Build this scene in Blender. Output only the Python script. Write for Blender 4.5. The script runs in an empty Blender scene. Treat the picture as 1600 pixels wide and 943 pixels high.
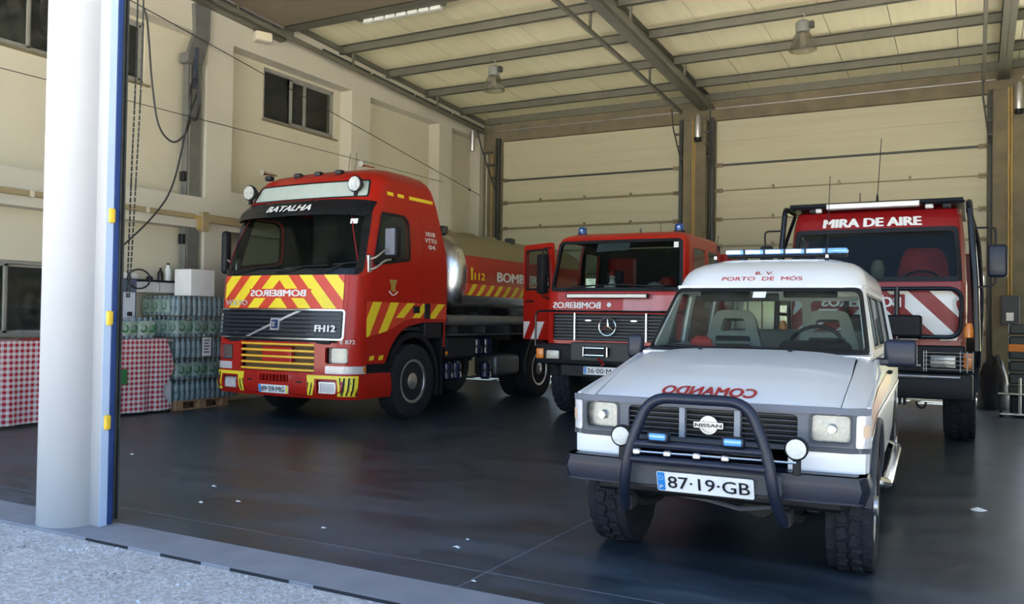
import bpy, bmesh, math, random
from mathutils import Vector, Matrix
from mathutils.geometry import delaunay_2d_cdt

random.seed(7)
PI = math.pi
sc = bpy.context.scene
COL = sc.collection

# ------------------------------------------------------------------ camera
def cam_axes(yaw, p, r):
    f = Vector((-math.sin(yaw) * math.cos(p), math.cos(yaw) * math.cos(p), math.sin(p)))
    rt = Vector((math.cos(yaw), math.sin(yaw), 0))
    up = rt.cross(f)
    c, s = math.cos(r), math.sin(r)
    return c * rt + s * up, -s * rt + c * up, f
A_, B_, C_ = cam_axes(math.radians(28.4), math.radians(1.066), math.radians(.82))
cd = bpy.data.cameras.new('camera')
cd.sensor_width = 36.0
cd.lens = 1340.0 / 1600.0 * 36.0
cd.clip_start = .05
cd.clip_end = 400
cam = bpy.data.objects.new('camera', cd)
COL.objects.link(cam)
cam.matrix_world = Matrix(((A_.x, B_.x, -C_.x, 0), (A_.y, B_.y, -C_.y, 0), (A_.z, B_.z, -C_.z, 1.45), (0, 0, 0, 1)))
sc.camera = cam

# ------------------------------------------------------------------ world, sun, exposure
SUN_EL, SUN_AZ = math.radians(56), math.radians(8)      # the sun stands behind the building
w = bpy.data.worlds.new('sky')
sc.world = w
w.use_nodes = True
nt = w.node_tree
nt.nodes.clear()
wo = nt.nodes.new('ShaderNodeOutputWorld')
bg = nt.nodes.new('ShaderNodeBackground')
sky = nt.nodes.new('ShaderNodeTexSky')
sky.sky_type = 'NISHITA'
sky.sun_disc = False
sky.sun_elevation = SUN_EL
sky.sun_rotation = SUN_AZ
sky.altitude = 200
sky.air_density = 1.0
sky.dust_density = 2.2
sky.ozone_density = 1.0
nt.links.new(sky.outputs[0], bg.inputs[0])
bg.inputs[1].default_value = .42
nt.links.new(bg.outputs[0], wo.inputs[0])
sl = bpy.data.lights.new('sun', 'SUN')
sl.energy = 48
sl.angle = math.radians(.6)
sl.color = (1.0, .955, .85)
sun = bpy.data.objects.new('sun', sl)
COL.objects.link(sun)
sdir = Vector((math.sin(SUN_AZ) * math.cos(SUN_EL), math.cos(SUN_AZ) * math.cos(SUN_EL), math.sin(SUN_EL)))
sun.rotation_euler = sdir.to_track_quat('Z', 'Y').to_euler()
sc.view_settings.view_transform = 'Standard'
sc.view_settings.look = 'None'
sc.view_settings.gamma = 1
sc.view_settings.use_curve_mapping = False
sc.view_settings.exposure = .70
sc.cycles.max_bounces = 10
sc.cycles.transparent_max_bounces = 24

# ------------------------------------------------------------------ materials
def lin(h):
    if not isinstance(h, str):
        return h
    c = [int(h[i:i + 2], 16) / 255 for i in (0, 2, 4)]
    return tuple(x / 12.92 if x <= .04045 else ((x + .055) / 1.055) ** 2.4 for x in c)
MATS = {}
def mat(name, col, rough=.5, metal=0.0, coat=0.0, var=.08, scale=6.0, bump=0.0, bscale=40.0, rvar=.06, col2=None, emit=0.0, spec=.5, stretch=None):
    if name in MATS:
        return MATS[name]
    m = bpy.data.materials.new(name)
    m.use_nodes = True
    n, l = m.node_tree.nodes, m.node_tree.links
    p = n['Principled BSDF']
    c = lin(col)
    tc = n.new('ShaderNodeTexCoord')
    src = tc.outputs['Object']
    if stretch:
        mp = n.new('ShaderNodeMapping')
        mp.inputs['Scale'].default_value = stretch
        l.new(src, mp.inputs[0])
        src = mp.outputs[0]
    nz = n.new('ShaderNodeTexNoise')
    nz.inputs['Scale'].default_value = scale
    nz.inputs['Detail'].default_value = 6
    nz.inputs['Roughness'].default_value = .6
    l.new(src, nz.inputs['Vector'])
    rp = n.new('ShaderNodeMix')
    rp.data_type = 'RGBA'
    a = tuple(max(0, x * (1 - var)) for x in c)
    b = lin(col2) if col2 else tuple(min(1, x * (1 + var)) for x in c)
    if col2:
        a = c
    rp.inputs[6].default_value = (*a, 1)
    rp.inputs[7].default_value = (*b, 1)
    mr = n.new('ShaderNodeMapRange')
    mr.inputs[1].default_value = .32
    mr.inputs[2].default_value = .68
    l.new(nz.outputs[0], mr.inputs[0])
    l.new(mr.outputs[0], rp.inputs[0])
    l.new(rp.outputs[2], p.inputs['Base Color'])
    m2 = n.new('ShaderNodeMapRange')
    m2.inputs[3].default_value = max(0.02, rough - rvar)
    m2.inputs[4].default_value = min(1, rough + rvar)
    l.new(nz.outputs[0], m2.inputs[0])
    l.new(m2.outputs[0], p.inputs['Roughness'])
    p.inputs['Metallic'].default_value = metal
    p.inputs['Specular IOR Level'].default_value = spec
    p.inputs['Coat Weight'].default_value = coat
    p.inputs['Coat Roughness'].default_value = .06
    if bump:
        nb = n.new('ShaderNodeTexNoise')
        nb.inputs['Scale'].default_value = bscale
        nb.inputs['Detail'].default_value = 4
        l.new(src, nb.inputs['Vector'])
        bp = n.new('ShaderNodeBump')
        bp.inputs['Strength'].default_value = bump
        bp.inputs['Distance'].default_value = .01
        l.new(nb.outputs[0], bp.inputs['Height'])
        l.new(bp.outputs[0], p.inputs['Normal'])
    if emit:
        p.inputs['Emission Color'].default_value = (*c, 1)
        p.inputs['Emission Strength'].default_value = emit
    MATS[name] = m
    return m
def glass(name, tint=(.8, .84, .82), rough=.02, ior=1.45, dirt_haze=.03):
    if name in MATS:
        return MATS[name]
    m = bpy.data.materials.new(name)
    m.use_nodes = True
    n, l = m.node_tree.nodes, m.node_tree.links
    n.clear()
    o = n.new('ShaderNodeOutputMaterial')
    tr = n.new('ShaderNodeBsdfTransparent')
    gl = n.new('ShaderNodeBsdfGlossy')
    df = n.new('ShaderNodeBsdfDiffuse')
    lw = n.new('ShaderNodeLayerWeight')
    lw.inputs[0].default_value = .5
    pw = n.new('ShaderNodeMath')
    pw.operation = 'POWER'
    pw.inputs[1].default_value = 4.0
    l.new(lw.outputs['Facing'], pw.inputs[0])
    fr = n.new('ShaderNodeMapRange')
    fr.inputs[3].default_value = .009
    fr.inputs[4].default_value = .6
    l.new(pw.outputs[0], fr.inputs[0])
    tc = n.new('ShaderNodeTexCoord')
    nz = n.new('ShaderNodeTexNoise')
    nz.inputs['Scale'].default_value = 9
    l.new(tc.outputs['Object'], nz.inputs['Vector'])
    mr = n.new('ShaderNodeMapRange')
    mr.inputs[1].default_value = .4
    mr.inputs[2].default_value = .8
    mr.inputs[3].default_value = dirt_haze * .3
    mr.inputs[4].default_value = dirt_haze * 1.6
    l.new(nz.outputs[0], mr.inputs[0])
    tr.inputs[0].default_value = (*tint, 1)
    gl.inputs['Roughness'].default_value = rough
    df.inputs[0].default_value = (.5, .5, .48, 1)
    m1 = n.new('ShaderNodeMixShader')
    m2 = n.new('ShaderNodeMixShader')
    l.new(mr.outputs[0], m1.inputs[0])
    l.new(tr.outputs[0], m1.inputs[1])
    l.new(df.outputs[0], m1.inputs[2])
    l.new(fr.outputs[0], m2.inputs[0])
    l.new(m1.outputs[0], m2.inputs[1])
    l.new(gl.outputs[0], m2.inputs[2])
    l.new(m2.outputs[0], o.inputs[0])
    MATS[name] = m
    return m

# ------------------------------------------------------------------ geometry helpers
class G:
    def __init__(s):
        s.v, s.f = [], []
    def add(s, vs, fs):
        o = len(s.v)
        s.v += [tuple(p) for p in vs]
        s.f += [tuple(i + o for i in f) for f in fs]
        return s
    def box(s, x0, x1, y0, y1, z0, z1, b=0.0, seg=1, M=None):
        vs = [(x, y, z) for x in (x0, x1) for y in (y0, y1) for z in (z0, z1)]
        fs = [(0, 1, 3, 2), (4, 6, 7, 5), (0, 4, 5, 1), (2, 3, 7, 6), (0, 2, 6, 4), (1, 5, 7, 3)]
        if b > 0:
            b = min(b, .49 * min(abs(x1 - x0), abs(y1 - y0), abs(z1 - z0)))
            bm = bmesh.new()
            bv = [bm.verts.new(p) for p in vs]
            for f in fs:
                bm.faces.new([bv[i] for i in f])
            bmesh.ops.bevel(bm, geom=bm.edges[:], offset=b, segments=seg, profile=.5, affect='EDGES')
            bm.verts.index_update()
            vs = [tuple(q.co) for q in bm.verts]
            fs = [[q.index for q in f.verts] for f in bm.faces]
            bm.free()
        if M is not None:
            vs = [tuple(M @ Vector(p)) for p in vs]
        return s.add(vs, fs)
    def cyl(s, p0, p1, r0, r1=None, n=16, caps=True):
        r1 = r0 if r1 is None else r1
        p0, p1 = Vector(p0), Vector(p1)
        d = (p1 - p0).normalized()
        a = d.orthogonal().normalized()
        b = d.cross(a)
        vs = []
        for p, r in ((p0, r0), (p1, r1)):
            for i in range(n):
                t = 2 * PI * i / n
                vs.append(p + r * (math.cos(t) * a + math.sin(t) * b))
        fs = [(i, (i + 1) % n, n + (i + 1) % n, n + i) for i in range(n)]
        if caps:
            fs += [tuple(range(n))[::-1], tuple(range(n, 2 * n))]
        return s.add(vs, fs)
    def tube(s, pts, r, n=8, closed=False, caps=True):
        P = [Vector(p) for p in pts]
        m = len(P)
        T = []
        for i in range(m):
            a = P[(i - 1) % m] if (closed or i > 0) else P[i]
            b = P[(i + 1) % m] if (closed or i < m - 1) else P[i]
            T.append((b - a).normalized())
        nv = T[0].orthogonal().normalized()
        vs = []
        for i in range(m):
            nv = (nv - T[i] * nv.dot(T[i])).normalized()
            bn = T[i].cross(nv)
            rr = r[i] if isinstance(r, (list, tuple)) else r
            for k in range(n):
                t = 2 * PI * k / n
                vs.append(P[i] + rr * (math.cos(t) * nv + math.sin(t) * bn))
        fs = []
        for i in range(m if closed else m - 1):
            j = (i + 1) % m
            for k in range(n):
                fs.append((i * n + k, i * n + (k + 1) % n, j * n + (k + 1) % n, j * n + k))
        if caps and not closed:
            fs += [tuple(range(n))[::-1], tuple((m - 1) * n + k for k in range(n))]
        return s.add(vs, fs)
    def lathe(s, prof, o=(0, 0, 0), axis='z', n=32):
        vs = []
        for r, h in prof:
            for i in range(n):
                t = 2 * PI * i / n
                a, b = r * math.cos(t), r * math.sin(t)
                p = {'z': (a, b, h), 'x': (h, a, b), 'y': (a, h, b)}[axis]
                vs.append((p[0] + o[0], p[1] + o[1], p[2] + o[2]))
        fs = []
        for j in range(len(prof) - 1):
            for i in range(n):
                fs.append((j * n + i, j * n + (i + 1) % n, (j + 1) * n + (i + 1) % n, (j + 1) * n + i))
        if prof[0][0] > 1e-6:
            fs.append(tuple(range(n))[::-1])
        if prof[-1][0] > 1e-6:
            fs.append(tuple((len(prof) - 1) * n + i for i in range(n)))
        return s.add(vs, fs)
    def sheet(s, outer, holes, f, t, grid=None):
        loops = [outer] + list(holes)
        pts, eds = [], []
        for lp in loops:
            q = []
            m = len(lp)
            for i in range(m):
                a, b = lp[i], lp[(i + 1) % m]
                q.append(a)
                if grid:
                    k = int(math.hypot(b[0] - a[0], b[1] - a[1]) / grid)
                    for j in range(1, k + 1):
                        q.append((a[0] + (b[0] - a[0]) * j / (k + 1), a[1] + (b[1] - a[1]) * j / (k + 1)))
            o = len(pts)
            pts += q
            eds += [(o + i, o + (i + 1) % len(q)) for i in range(len(q))]
        bnd = list(pts)
        if grid:
            xs, ys = [p[0] for p in outer], [p[1] for p in outer]
            x0, x1, y0, y1 = min(xs), max(xs), min(ys), max(ys)
            nx, ny = max(1, int((x1 - x0) / grid)), max(1, int((y1 - y0) / grid))
            d2 = (.4 * grid) ** 2
            for i in range(1, nx + 1):
                for j in range(1, ny + 1):
                    p = (x0 + (x1 - x0) * i / (nx + 1), y0 + (y1 - y0) * j / (ny + 1))
                    if inside(p, outer) and not any(inside(p, h) for h in holes) and all((p[0] - q[0]) ** 2 + (p[1] - q[1]) ** 2 > d2 for q in bnd):
                        pts.append(p)
        vs, _, fs, _, _, _ = delaunay_2d_cdt([Vector(p) for p in pts], eds, [], 0, 1e-6)
        keep = []
        for fc in fs:
            c = (sum(vs[i].x for i in fc) / 3, sum(vs[i].y for i in fc) / 3)
            if inside(c, outer) and not any(inside(c, h) for h in holes):
                keep.append(tuple(fc))
        n = len(vs)
        V3 = [f(v.x, v.y, 0.0) for v in vs] + [f(v.x, v.y, t) for v in vs]
        F = [k for k in keep] + [tuple(i + n for i in k[::-1]) for k in keep]
        cnt = {}
        for k in keep:
            for i in range(3):
                e = (k[i], k[(i + 1) % 3])
                ke = tuple(sorted(e))
                cnt[ke] = None if ke in cnt else e
        for e in cnt.values():
            if e:
                F.append((e[1], e[0], e[0] + n, e[1] + n))
        used = sorted({i for k in F for i in k})
        mp = {i: j for j, i in enumerate(used)}
        return s.add([V3[i] for i in used], [tuple(mp[i] for i in k) for k in F])
    def move(s, M):
        s.v = [tuple(M @ Vector(p)) for p in s.v]
        return s
    def mirx(s):
        s.v = [(-x, y, z) for x, y, z in s.v]
        s.f = [f[::-1] for f in s.f]
        return s

def inside(p, poly):
    x, y = p
    c = False
    j = len(poly) - 1
    for i in range(len(poly)):
        xi, yi = poly[i]
        xj, yj = poly[j]
        if (yi > y) != (yj > y) and x < (xj - xi) * (y - yi) / (yj - yi) + xi:
            c = not c
        j = i
    return c
def rq(pts, r, k=4):
    out = []
    n = len(pts)
    for i in range(n):
        ri = r[i] if isinstance(r, (list, tuple)) else r
        p, a, b = Vector(pts[i]), Vector(pts[i - 1]), Vector(pts[(i + 1) % n])
        if ri <= 0:
            out.append(tuple(p))
            continue
        da, db = (a - p), (b - p)
        s0 = p + da.normalized() * min(ri, da.length * .49)
        s1 = p + db.normalized() * min(ri, db.length * .49)
        for j in range(k + 1):
            t = j / k
            q = s0 * (1 - t) ** 2 + p * 2 * t * (1 - t) + s1 * t * t
            out.append(tuple(q))
    return out
def rr(u0, u1, v0, v1, r, k=4):
    return rq([(u0, v0), (u1, v0), (u1, v1), (u0, v1)], r, k)
def circ(cu, cv, r, n=24, rv=None):
    rv = rv or r
    return [(cu + r * math.cos(2 * PI * i / n), cv + rv * math.sin(2 * PI * i / n)) for i in range(n)]
def clip(poly, a, b, c):
    """keep the side a*u+b*v<=c of a convex polygon"""
    out = []
    for i in range(len(poly)):
        p, q = poly[i - 1], poly[i]
        dp, dq = a * p[0] + b * p[1] - c, a * q[0] + b * q[1] - c
        if (dp <= 0) != (dq <= 0):
            t = dp / (dp - dq)
            out.append((p[0] + (q[0] - p[0]) * t, p[1] + (q[1] - p[1]) * t))
        if dq <= 0:
            out.append(q)
    return out
def clip_rect(poly, u0, u1, v0, v1):
    for a, b, c in ((1, 0, u1), (-1, 0, -u0), (0, 1, v1), (0, -1, -v0)):
        poly = clip(poly, a, b, c)
        if len(poly) < 3:
            return []
    return poly
def interp(x, tab):
    if x <= tab[0][0]:
        return tab[0][1]
    for (a, va), (b, vb) in zip(tab, tab[1:]):
        if x <= b:
            return va + (vb - va) * (x - a) / (b - a)
    return tab[-1][1]
def bez(pts, n=8):
    """Catmull-Rom through points"""
    P = [Vector(p) for p in pts]
    P = [P[0] * 2 - P[1]] + P + [P[-1] * 2 - P[-2]]
    out = []
    for i in range(1, len(P) - 2):
        for j in range(n):
            t = j / n
            a, b, c, d = P[i - 1:i + 3]
            out.append(.5 * ((2 * b) + (c - a) * t + (2 * a - 5 * b + 4 * c - d) * t * t + (3 * b - a - 3 * c + d) * t ** 3))
    out.append(P[-2])
    return out
def fillet(pts, r, k=5):
    """open polyline in 3D with rounded corners"""
    P = [Vector(p) for p in pts]
    out = [P[0]]
    for i in range(1, len(P) - 1):
        p, a, b = P[i], P[i - 1], P[i + 1]
        s0 = p + (a - p).normalized() * min(r, (a - p).length * .49)
        s1 = p + (b - p).normalized() * min(r, (b - p).length * .49)
        for j in range(k + 1):
            t = j / k
            out.append(s0 * (1 - t) ** 2 + p * 2 * t * (1 - t) + s1 * t * t)
    out.append(P[-1])
    return out

def mesh_of(name, g, m, smooth=35):
    me = bpy.data.meshes.new(name)
    me.from_pydata(g.v, [], g.f)
    bm = bmesh.new()
    bm.from_mesh(me)
    bmesh.ops.recalc_face_normals(bm, faces=bm.faces[:])
    bm.to_mesh(me)
    bm.free()
    me.materials.append(m)
    if smooth:
        me.shade_smooth()
        me.set_sharp_from_angle(angle=math.radians(smooth))
    me.update()
    return me
def obj(name, g, m, parent=None, smooth=35, loc=None):
    me = g if isinstance(g, bpy.types.Mesh) else mesh_of(name, g, m, smooth)
    o = bpy.data.objects.new(name, me)
    COL.objects.link(o)
    if parent is not None:
        o.parent = parent
    if loc is not None:
        o.location = loc
    return o
def thing(name, label, cat, loc=(0, 0, 0), rz=0.0, group=None):
    o = bpy.data.objects.new(name, None)
    o.empty_display_size = .1
    COL.objects.link(o)
    o.location = loc
    o.rotation_euler = (0, 0, rz)
    return tag(o, label, cat, group)
def tag(o, label, cat, group=None, kind=None):
    o['label'] = label
    if cat:
        o['category'] = cat
    if group:
        o['group'] = group
    if kind:
        o['kind'] = kind
    return o
def struct(o, label=None):
    o['kind'] = 'structure'
    if label:
        o['label'] = label
    return o
def lab(o, label):
    o['label'] = label
    return o

TXT = {}
def text_mesh(s, bold=0.0):
    """flat triangulated lettering, cap height 1, starting at x=0"""
    k = (s, bold)
    if k not in TXT:
        cu = bpy.data.curves.new('lettering', 'FONT')
        cu.body = s
        cu.size = 1
        cu.offset = bold
        cu.resolution_u = 3
        o = bpy.data.objects.new('lettering', cu)
        COL.objects.link(o)
        dg = bpy.context.evaluated_depsgraph_get()
        me = bpy.data.meshes.new_from_object(o.evaluated_get(dg))
        vs = [(v.co.x, v.co.y) for v in me.vertices]
        fs = [tuple(p.vertices) for p in me.polygons]
        bpy.data.objects.remove(o)
        bpy.data.curves.remove(cu)
        bpy.data.meshes.remove(me)
        x0 = min(v[0] for v in vs)
        y1 = max(v[1] for v in vs)
        y0 = min(min(v[1] for v in vs), 0)
        hh = .69
        TXT[k] = ([((x - x0) / hh, y / hh) for x, y in vs], fs)
    return TXT[k]
def text(g, s, f, u0, u1, v0, h, mirror=False, bold=.02, slant=0.0, off=.004):
    """lettering spread over u0..u1 with baseline v0 and cap height h on the surface f"""
    vs, fs = text_mesh(s, 0.0)
    wd = max(v[0] for v in vs)
    for j_, (b, c) in enumerate(((0, 0),) if bold < .004 else ((-bold, 0), (bold, 0), (0, bold * .6), (0, -bold * .6))):
        o2 = off + .0007 * j_
        out = []
        for x, y in vs:
            t = x / wd
            t = 1 - t if mirror else t
            u = u0 + (u1 - u0) * t + slant * y * h + b * 2 * h
            out.append(f(u, v0 + (y + c) * h, -o2))
        g.add(out, fs)
    return g

class Cab:
    """a body wall seen from above as a rounded U: s runs along the outline (0 = front centre), z is height, w is depth inwards"""
    def __init__(c, hw, yf, yr, rc, bow=0.0, H=None, L=None):
        c.hw, c.yf, c.yr, c.rc, c.bow = hw, yf, yr, rc, bow
        c.H = H
        c.s1 = H - rc
        c.s2 = c.s1 + rc * PI / 2
        c.L = L
        c.S = c.s2 + L
    def __call__(c, s, z, w):
        sg = -1 if s < 0 else 1
        a = abs(s)
        hw, yf, yr, rc = c.hw(z), c.yf(z), c.yr(z), c.rc
        fx = hw - rc
        bc = c.bow * (fx / hw) ** 2
        if a <= c.s1:
            x = a * fx / c.s1
            y = yf + c.bow * (x / hw) ** 2
            nx, ny = 0, 1
        elif a <= c.s2:
            th = (a - c.s1) / rc
            x = fx + rc * math.sin(th)
            y = yf + bc + rc * (1 - math.cos(th))
            nx, ny = -math.sin(th), math.cos(th)
        else:
            t = (a - c.s2) / c.L
            y0 = yf + bc + rc
            x = hw
            y = y0 + t * (yr - y0)
            nx, ny = -1, 0
        return (sg * (x + nx * w), y + ny * w, z)
    def sy(c, y, z):
        hw, yf = c.hw(z), c.yf(z)
        y0 = yf + c.bow * ((hw - c.rc) / hw) ** 2 + c.rc
        return c.s2 + c.L * (y - y0) / (c.yr(z) - y0)
    def side(c, pts, sg=1):
        """side polygon given in (y, z) -> (s, z)"""
        return [(sg * c.sy(y, z), z) for y, z in pts]
    def outline(c, z, n=10):
        ss = [-c.S + c.L * i / 3 for i in range(3)] + [-c.s2 + (c.s2 - c.s1) * i / n for i in range(n)] + [-c.s1 + 2 * c.s1 * i / n for i in range(n)] \
            + [c.s1 + (c.s2 - c.s1) * i / n for i in range(n)] + [c.s2 + c.L * i / 3 for i in range(4)]
        return [c(s, z, 0)[:2] for s in ss]
def hazard(u0, u1, v0, v1, pitch, wd, slope, phase=0.0):
    """slanting stripe polygons clipped to a rectangle; slope = du/dv"""
    out = []
    h = v1 - v0
    n = int((u1 - u0 + abs(slope) * h) / pitch) + 3
    for i in range(-2, n + 2):
        a = u0 + phase + i * pitch - (slope * h if slope > 0 else 0)
        p = clip_rect([(a, v0), (a + wd, v0), (a + wd + slope * h, v1), (a + slope * h, v1)], u0, u1, v0, v1)
        if p:
            out.append(p)
    return out

# ------------------------------------------------------------------ shared materials
M_RED = mat('red_paint', (.40, .012, .006), .38, 0, .22, var=.04, scale=3, rvar=.01, spec=.3)
M_RED2 = mat('dark_red_paint', (.24, .007, .009), .38, 0, .22, var=.04, scale=3, rvar=.01, spec=.3)
M_ORED = mat('orange_red_film', (.62, .055, .025), .35, var=.05)
M_YEL = mat('yellow_film', (.85, .68, .03), .35, var=.05)
M_WHITE = mat('white_car_paint', (.70, .72, .73), .32, 0, .5, var=.015, scale=2, rvar=.005)
M_WFILM = mat('white_film', (.78, .78, .76), .4, var=.04)
M_REDF = mat('red_letter_film', (.45, .03, .03), .4)
M_BLK = mat('black_plastic', (.010, .012, .015), .5, var=.25, scale=12, spec=.25)
M_BLKG = mat('black_gloss', (.008, .010, .014), .2, var=.2, coat=.1, spec=.3, rvar=.02)
M_GREY = mat('grey_plastic', (.10, .11, .125), .5, var=.12)
M_DGREY = mat('dark_grey_trim', (.045, .05, .06), .55, var=.2)
M_NAVY = mat('blue_black_bumper', (.009, .013, .027), .40, var=.2, coat=.05, spec=.4)
M_CHR = mat('chrome', (.75, .76, .77), .16, 1.0, var=.04)
M_STEEL = mat('stainless_steel', (.55, .55, .53), .26, 1.0, var=.1, scale=3, stretch=(8, 1, 1))
M_ALU = mat('aluminium', (.58, .58, .58), .38, .9, var=.1)
M_RUB = mat('tyre_rubber', (.020, .022, .028), .8, spec=.25, var=.35, scale=20, bump=.2, bscale=90)
M_LAMP = mat('lamp_reflector', (.36, .36, .345), .36, .85, var=.15, scale=60, bump=.12, bscale=60)
M_AMB = mat('amber_lens', (.75, .22, .02), .25, coat=.5)
M_CLR = mat('clear_lens', (.55, .53, .52), .2, coat=.6, var=.1, scale=30)
M_BLUE = mat('blue_lens', (.008, .05, .22), .15, coat=.8, var=.15, scale=40)
M_SEAT = mat('seat_fabric', (.035, .04, .045), .85, var=.2, scale=30, bump=.2)
M_SEATL = mat('light_seat_vinyl', (.30, .32, .30), .6, var=.1)
M_DASH = mat('dashboard_plastic', (.010, .013, .018), .8, var=.2, spec=.2)
M_INT = mat('cab_lining', (.16, .17, .16), .8, var=.1)
M_PLATE = mat('number_plate_white', (.82, .83, .82), .35)
M_PBLUE = mat('plate_band_blue', (.02, .22, .62), .35)
M_PYEL = mat('plate_band_yellow', (.85, .65, .05), .35)
M_INK = mat('plate_ink', (.012, .013, .016), .4)
G_WS = glass('windscreen_glass', (.80, .84, .82), dirt_haze=.02)
G_TWS = glass('shade_tinted_windscreen', (.64, .69, .67), dirt_haze=.004)  # tint deepened so the glass carries the shade of the cabs
M_LIN = mat('dark_cab_lining', (.03, .034, .034), .85, var=.1, spec=.2)
G_WIN = glass('window_glass', (.72, .78, .76), dirt_haze=.04)
G_LENS = glass('lens_glass', (.93, .94, .94), dirt_haze=.02)
# ------------------------------------------------------------------ the setting
XW, XR, YF, YB = -11.05, -11.35, 3.58, 18.8
SL = .05
def zc(y):
    return 6.48 + SL * (YB - y)
M_FLOOR = mat('painted_concrete_floor', (.015, .027, .036), .32, var=.4, scale=1.7, rvar=.09, bump=.04, bscale=5, col2=(.036, .054, .066), spec=.38, stretch=(1, 1.4, 1))
def add_dust(m):
    n, l = m.node_tree.nodes, m.node_tree.links
    p = n['Principled BSDF']
    tc = [x for x in n if x.type == 'TEX_COORD'][0]
    sp = n.new('ShaderNodeSeparateXYZ')
    l.new(tc.outputs['Object'], sp.inputs[0])
    a = n.new('ShaderNodeMapRange')            # dust is trodden in from the yard and thins out inwards
    a.inputs[1].default_value = 8.5
    a.inputs[2].default_value = 3.9
    a.inputs[3].default_value = .12
    a.inputs[4].default_value = .95
    l.new(sp.outputs[1], a.inputs[0])
    mp = n.new('ShaderNodeMapping')
    mp.inputs['Scale'].default_value = (.5, 1.6, 1)
    mp.inputs['Rotation'].default_value = (0, 0, .5)
    l.new(tc.outputs['Object'], mp.inputs[0])
    nz = n.new('ShaderNodeTexNoise')
    nz.inputs['Scale'].default_value = 1.1
    nz.inputs['Detail'].default_value = 9
    nz.inputs['Roughness'].default_value = .68
    l.new(mp.outputs[0], nz.inputs['Vector'])
    b = n.new('ShaderNodeMapRange')
    b.inputs[1].default_value = .42
    b.inputs[2].default_value = .78
    l.new(nz.outputs[0], b.inputs[0])
    c = n.new('ShaderNodeMath')
    c.operation = 'MULTIPLY'
    l.new(a.outputs[0], c.inputs[0])
    l.new(b.outputs[0], c.inputs[1])
    mx = n.new('ShaderNodeMix')
    mx.data_type = 'RGBA'
    src = p.inputs['Base Color'].links[0].from_socket
    l.new(c.outputs[0], mx.inputs[0])
    l.new(src, mx.inputs[6])
    mx.inputs[7].default_value = (.13, .15, .185, 1)
    l.new(mx.outputs[2], p.inputs['Base Color'])
    rs = p.inputs['Roughness'].links[0].from_socket
    ad = n.new('ShaderNodeMath')
    ad.operation = 'MULTIPLY_ADD'
    ad.inputs[1].default_value = .35
    l.new(c.outputs[0], ad.inputs[0])
    l.new(rs, ad.inputs[2])
    l.new(ad.outputs[0], p.inputs['Roughness'])
add_dust(M_FLOOR)
M_KERB = mat('dusty_skylit_sill', (.20, .215, .235), .6, var=.2, scale=3, bump=.1, bscale=60, col2=(.27, .28, .30))  # paler tone holds skylight along with dust and wear
M_JOINT = mat('joint_filler', (.20, .21, .22), .9)
M_WALL = mat('cream_wall_paint', (.55, .525, .43), .75, var=.05, scale=.8, bump=.04, bscale=120)
M_WALL2 = mat('cream_wall_recess_paint', (.58, .545, .415), .75, var=.05, scale=.8, bump=.04, bscale=120)
M_PANEL = mat('ceiling_sandwich_panel', (.90, .85, .57), .5, var=.05, scale=1.2, stretch=(6, .4, 1))
M_ROOFST = mat('galvanised_roof_steel', (.155, .15, .115), .5, .25, var=.12, scale=3)
M_DARKST = mat('dark_steel', (.055, .06, .055), .5, .3, var=.2)
M_DOORP = mat('sectional_door_panel', (.50, .475, .33), .5, var=.05, scale=1.5, bump=.06, bscale=25, stretch=(.3, 1, 6))
M_RAIL = mat('door_strut_steel', (.25, .21, .13), .45, .4, var=.15)
M_CONC = mat('brown_concrete', (.21, .175, .105), .85, var=.25, scale=2.5, bump=.3, bscale=18, col2=(.14, .125, .085))
M_PIL = mat('white_pillar_paint', (.365, .365, .36), .6, var=.03, scale=1.5, bump=.03, bscale=80)
M_FRAME = mat('window_aluminium', (.32, .32, .29), .45, .3, var=.1)
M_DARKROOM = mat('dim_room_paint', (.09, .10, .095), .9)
M_YELP = mat('yellow_rubber', (.78, .52, .04), .5, var=.1)
M_CABLE = mat('black_cable', (.02, .022, .022), .5)
M_CONDUIT = mat('ochre_conduit', (.42, .28, .09), .5, var=.12)
M_TRAY = mat('beige_cable_trunking', (.33, .26, .14), .6, var=.15, scale=5)
M_BLUESEAL = mat('blue_door_seal', (.015, .045, .17), .5, var=.15)
M_LBLUE = mat('pale_blue_jamb', (.48, .60, .78), .5, var=.04)

G_HOUSE = glass('building_window_glass', (.66, .70, .64), dirt_haze=.06)  # grey haze in these panes stands for reflections

def gravel_mat():
    m = mat('gravel_yard', (.43, .41, .38), .9, var=.3, scale=26, bump=.6, bscale=130, col2=(.67, .64, .60))
    n, l = m.node_tree.nodes, m.node_tree.links
    vo = n.new('ShaderNodeTexVoronoi')
    vo.inputs['Scale'].default_value = 60
    tc = [x for x in n if x.type == 'TEX_COORD'][0]
    l.new(tc.outputs['Object'], vo.inputs['Vector'])
    mx = n.new('ShaderNodeMix')
    mx.data_type = 'RGBA'
    mx.blend_type = 'MULTIPLY'
    mx.inputs[0].default_value = .5
    base = [x for x in n if x.type == 'MIX'][0]
    l.new(base.outputs[2], mx.inputs[6])
    gr = n.new('ShaderNodeSeparateColor')
    l.new(vo.outputs['Color'], gr.inputs[0])
    cr = n.new('ShaderNodeMapRange')
    cr.inputs[3].default_value = .35
    cr.inputs[4].default_value = 1.25
    l.new(gr.outputs[0], cr.inputs[0])
    cb = n.new('ShaderNodeCombineColor')
    for i in range(3):
        l.new(cr.outputs[0], cb.inputs[i])
    l.new(cb.outputs[0], mx.inputs[7])
    l.new(mx.outputs[2], n['Principled BSDF'].inputs['Base Color'])
    return m
M_GRAVEL = gravel_mat()
M_STONE = mat('loose_stone', (.42, .43, .44), .9, var=.45, scale=3)
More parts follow.
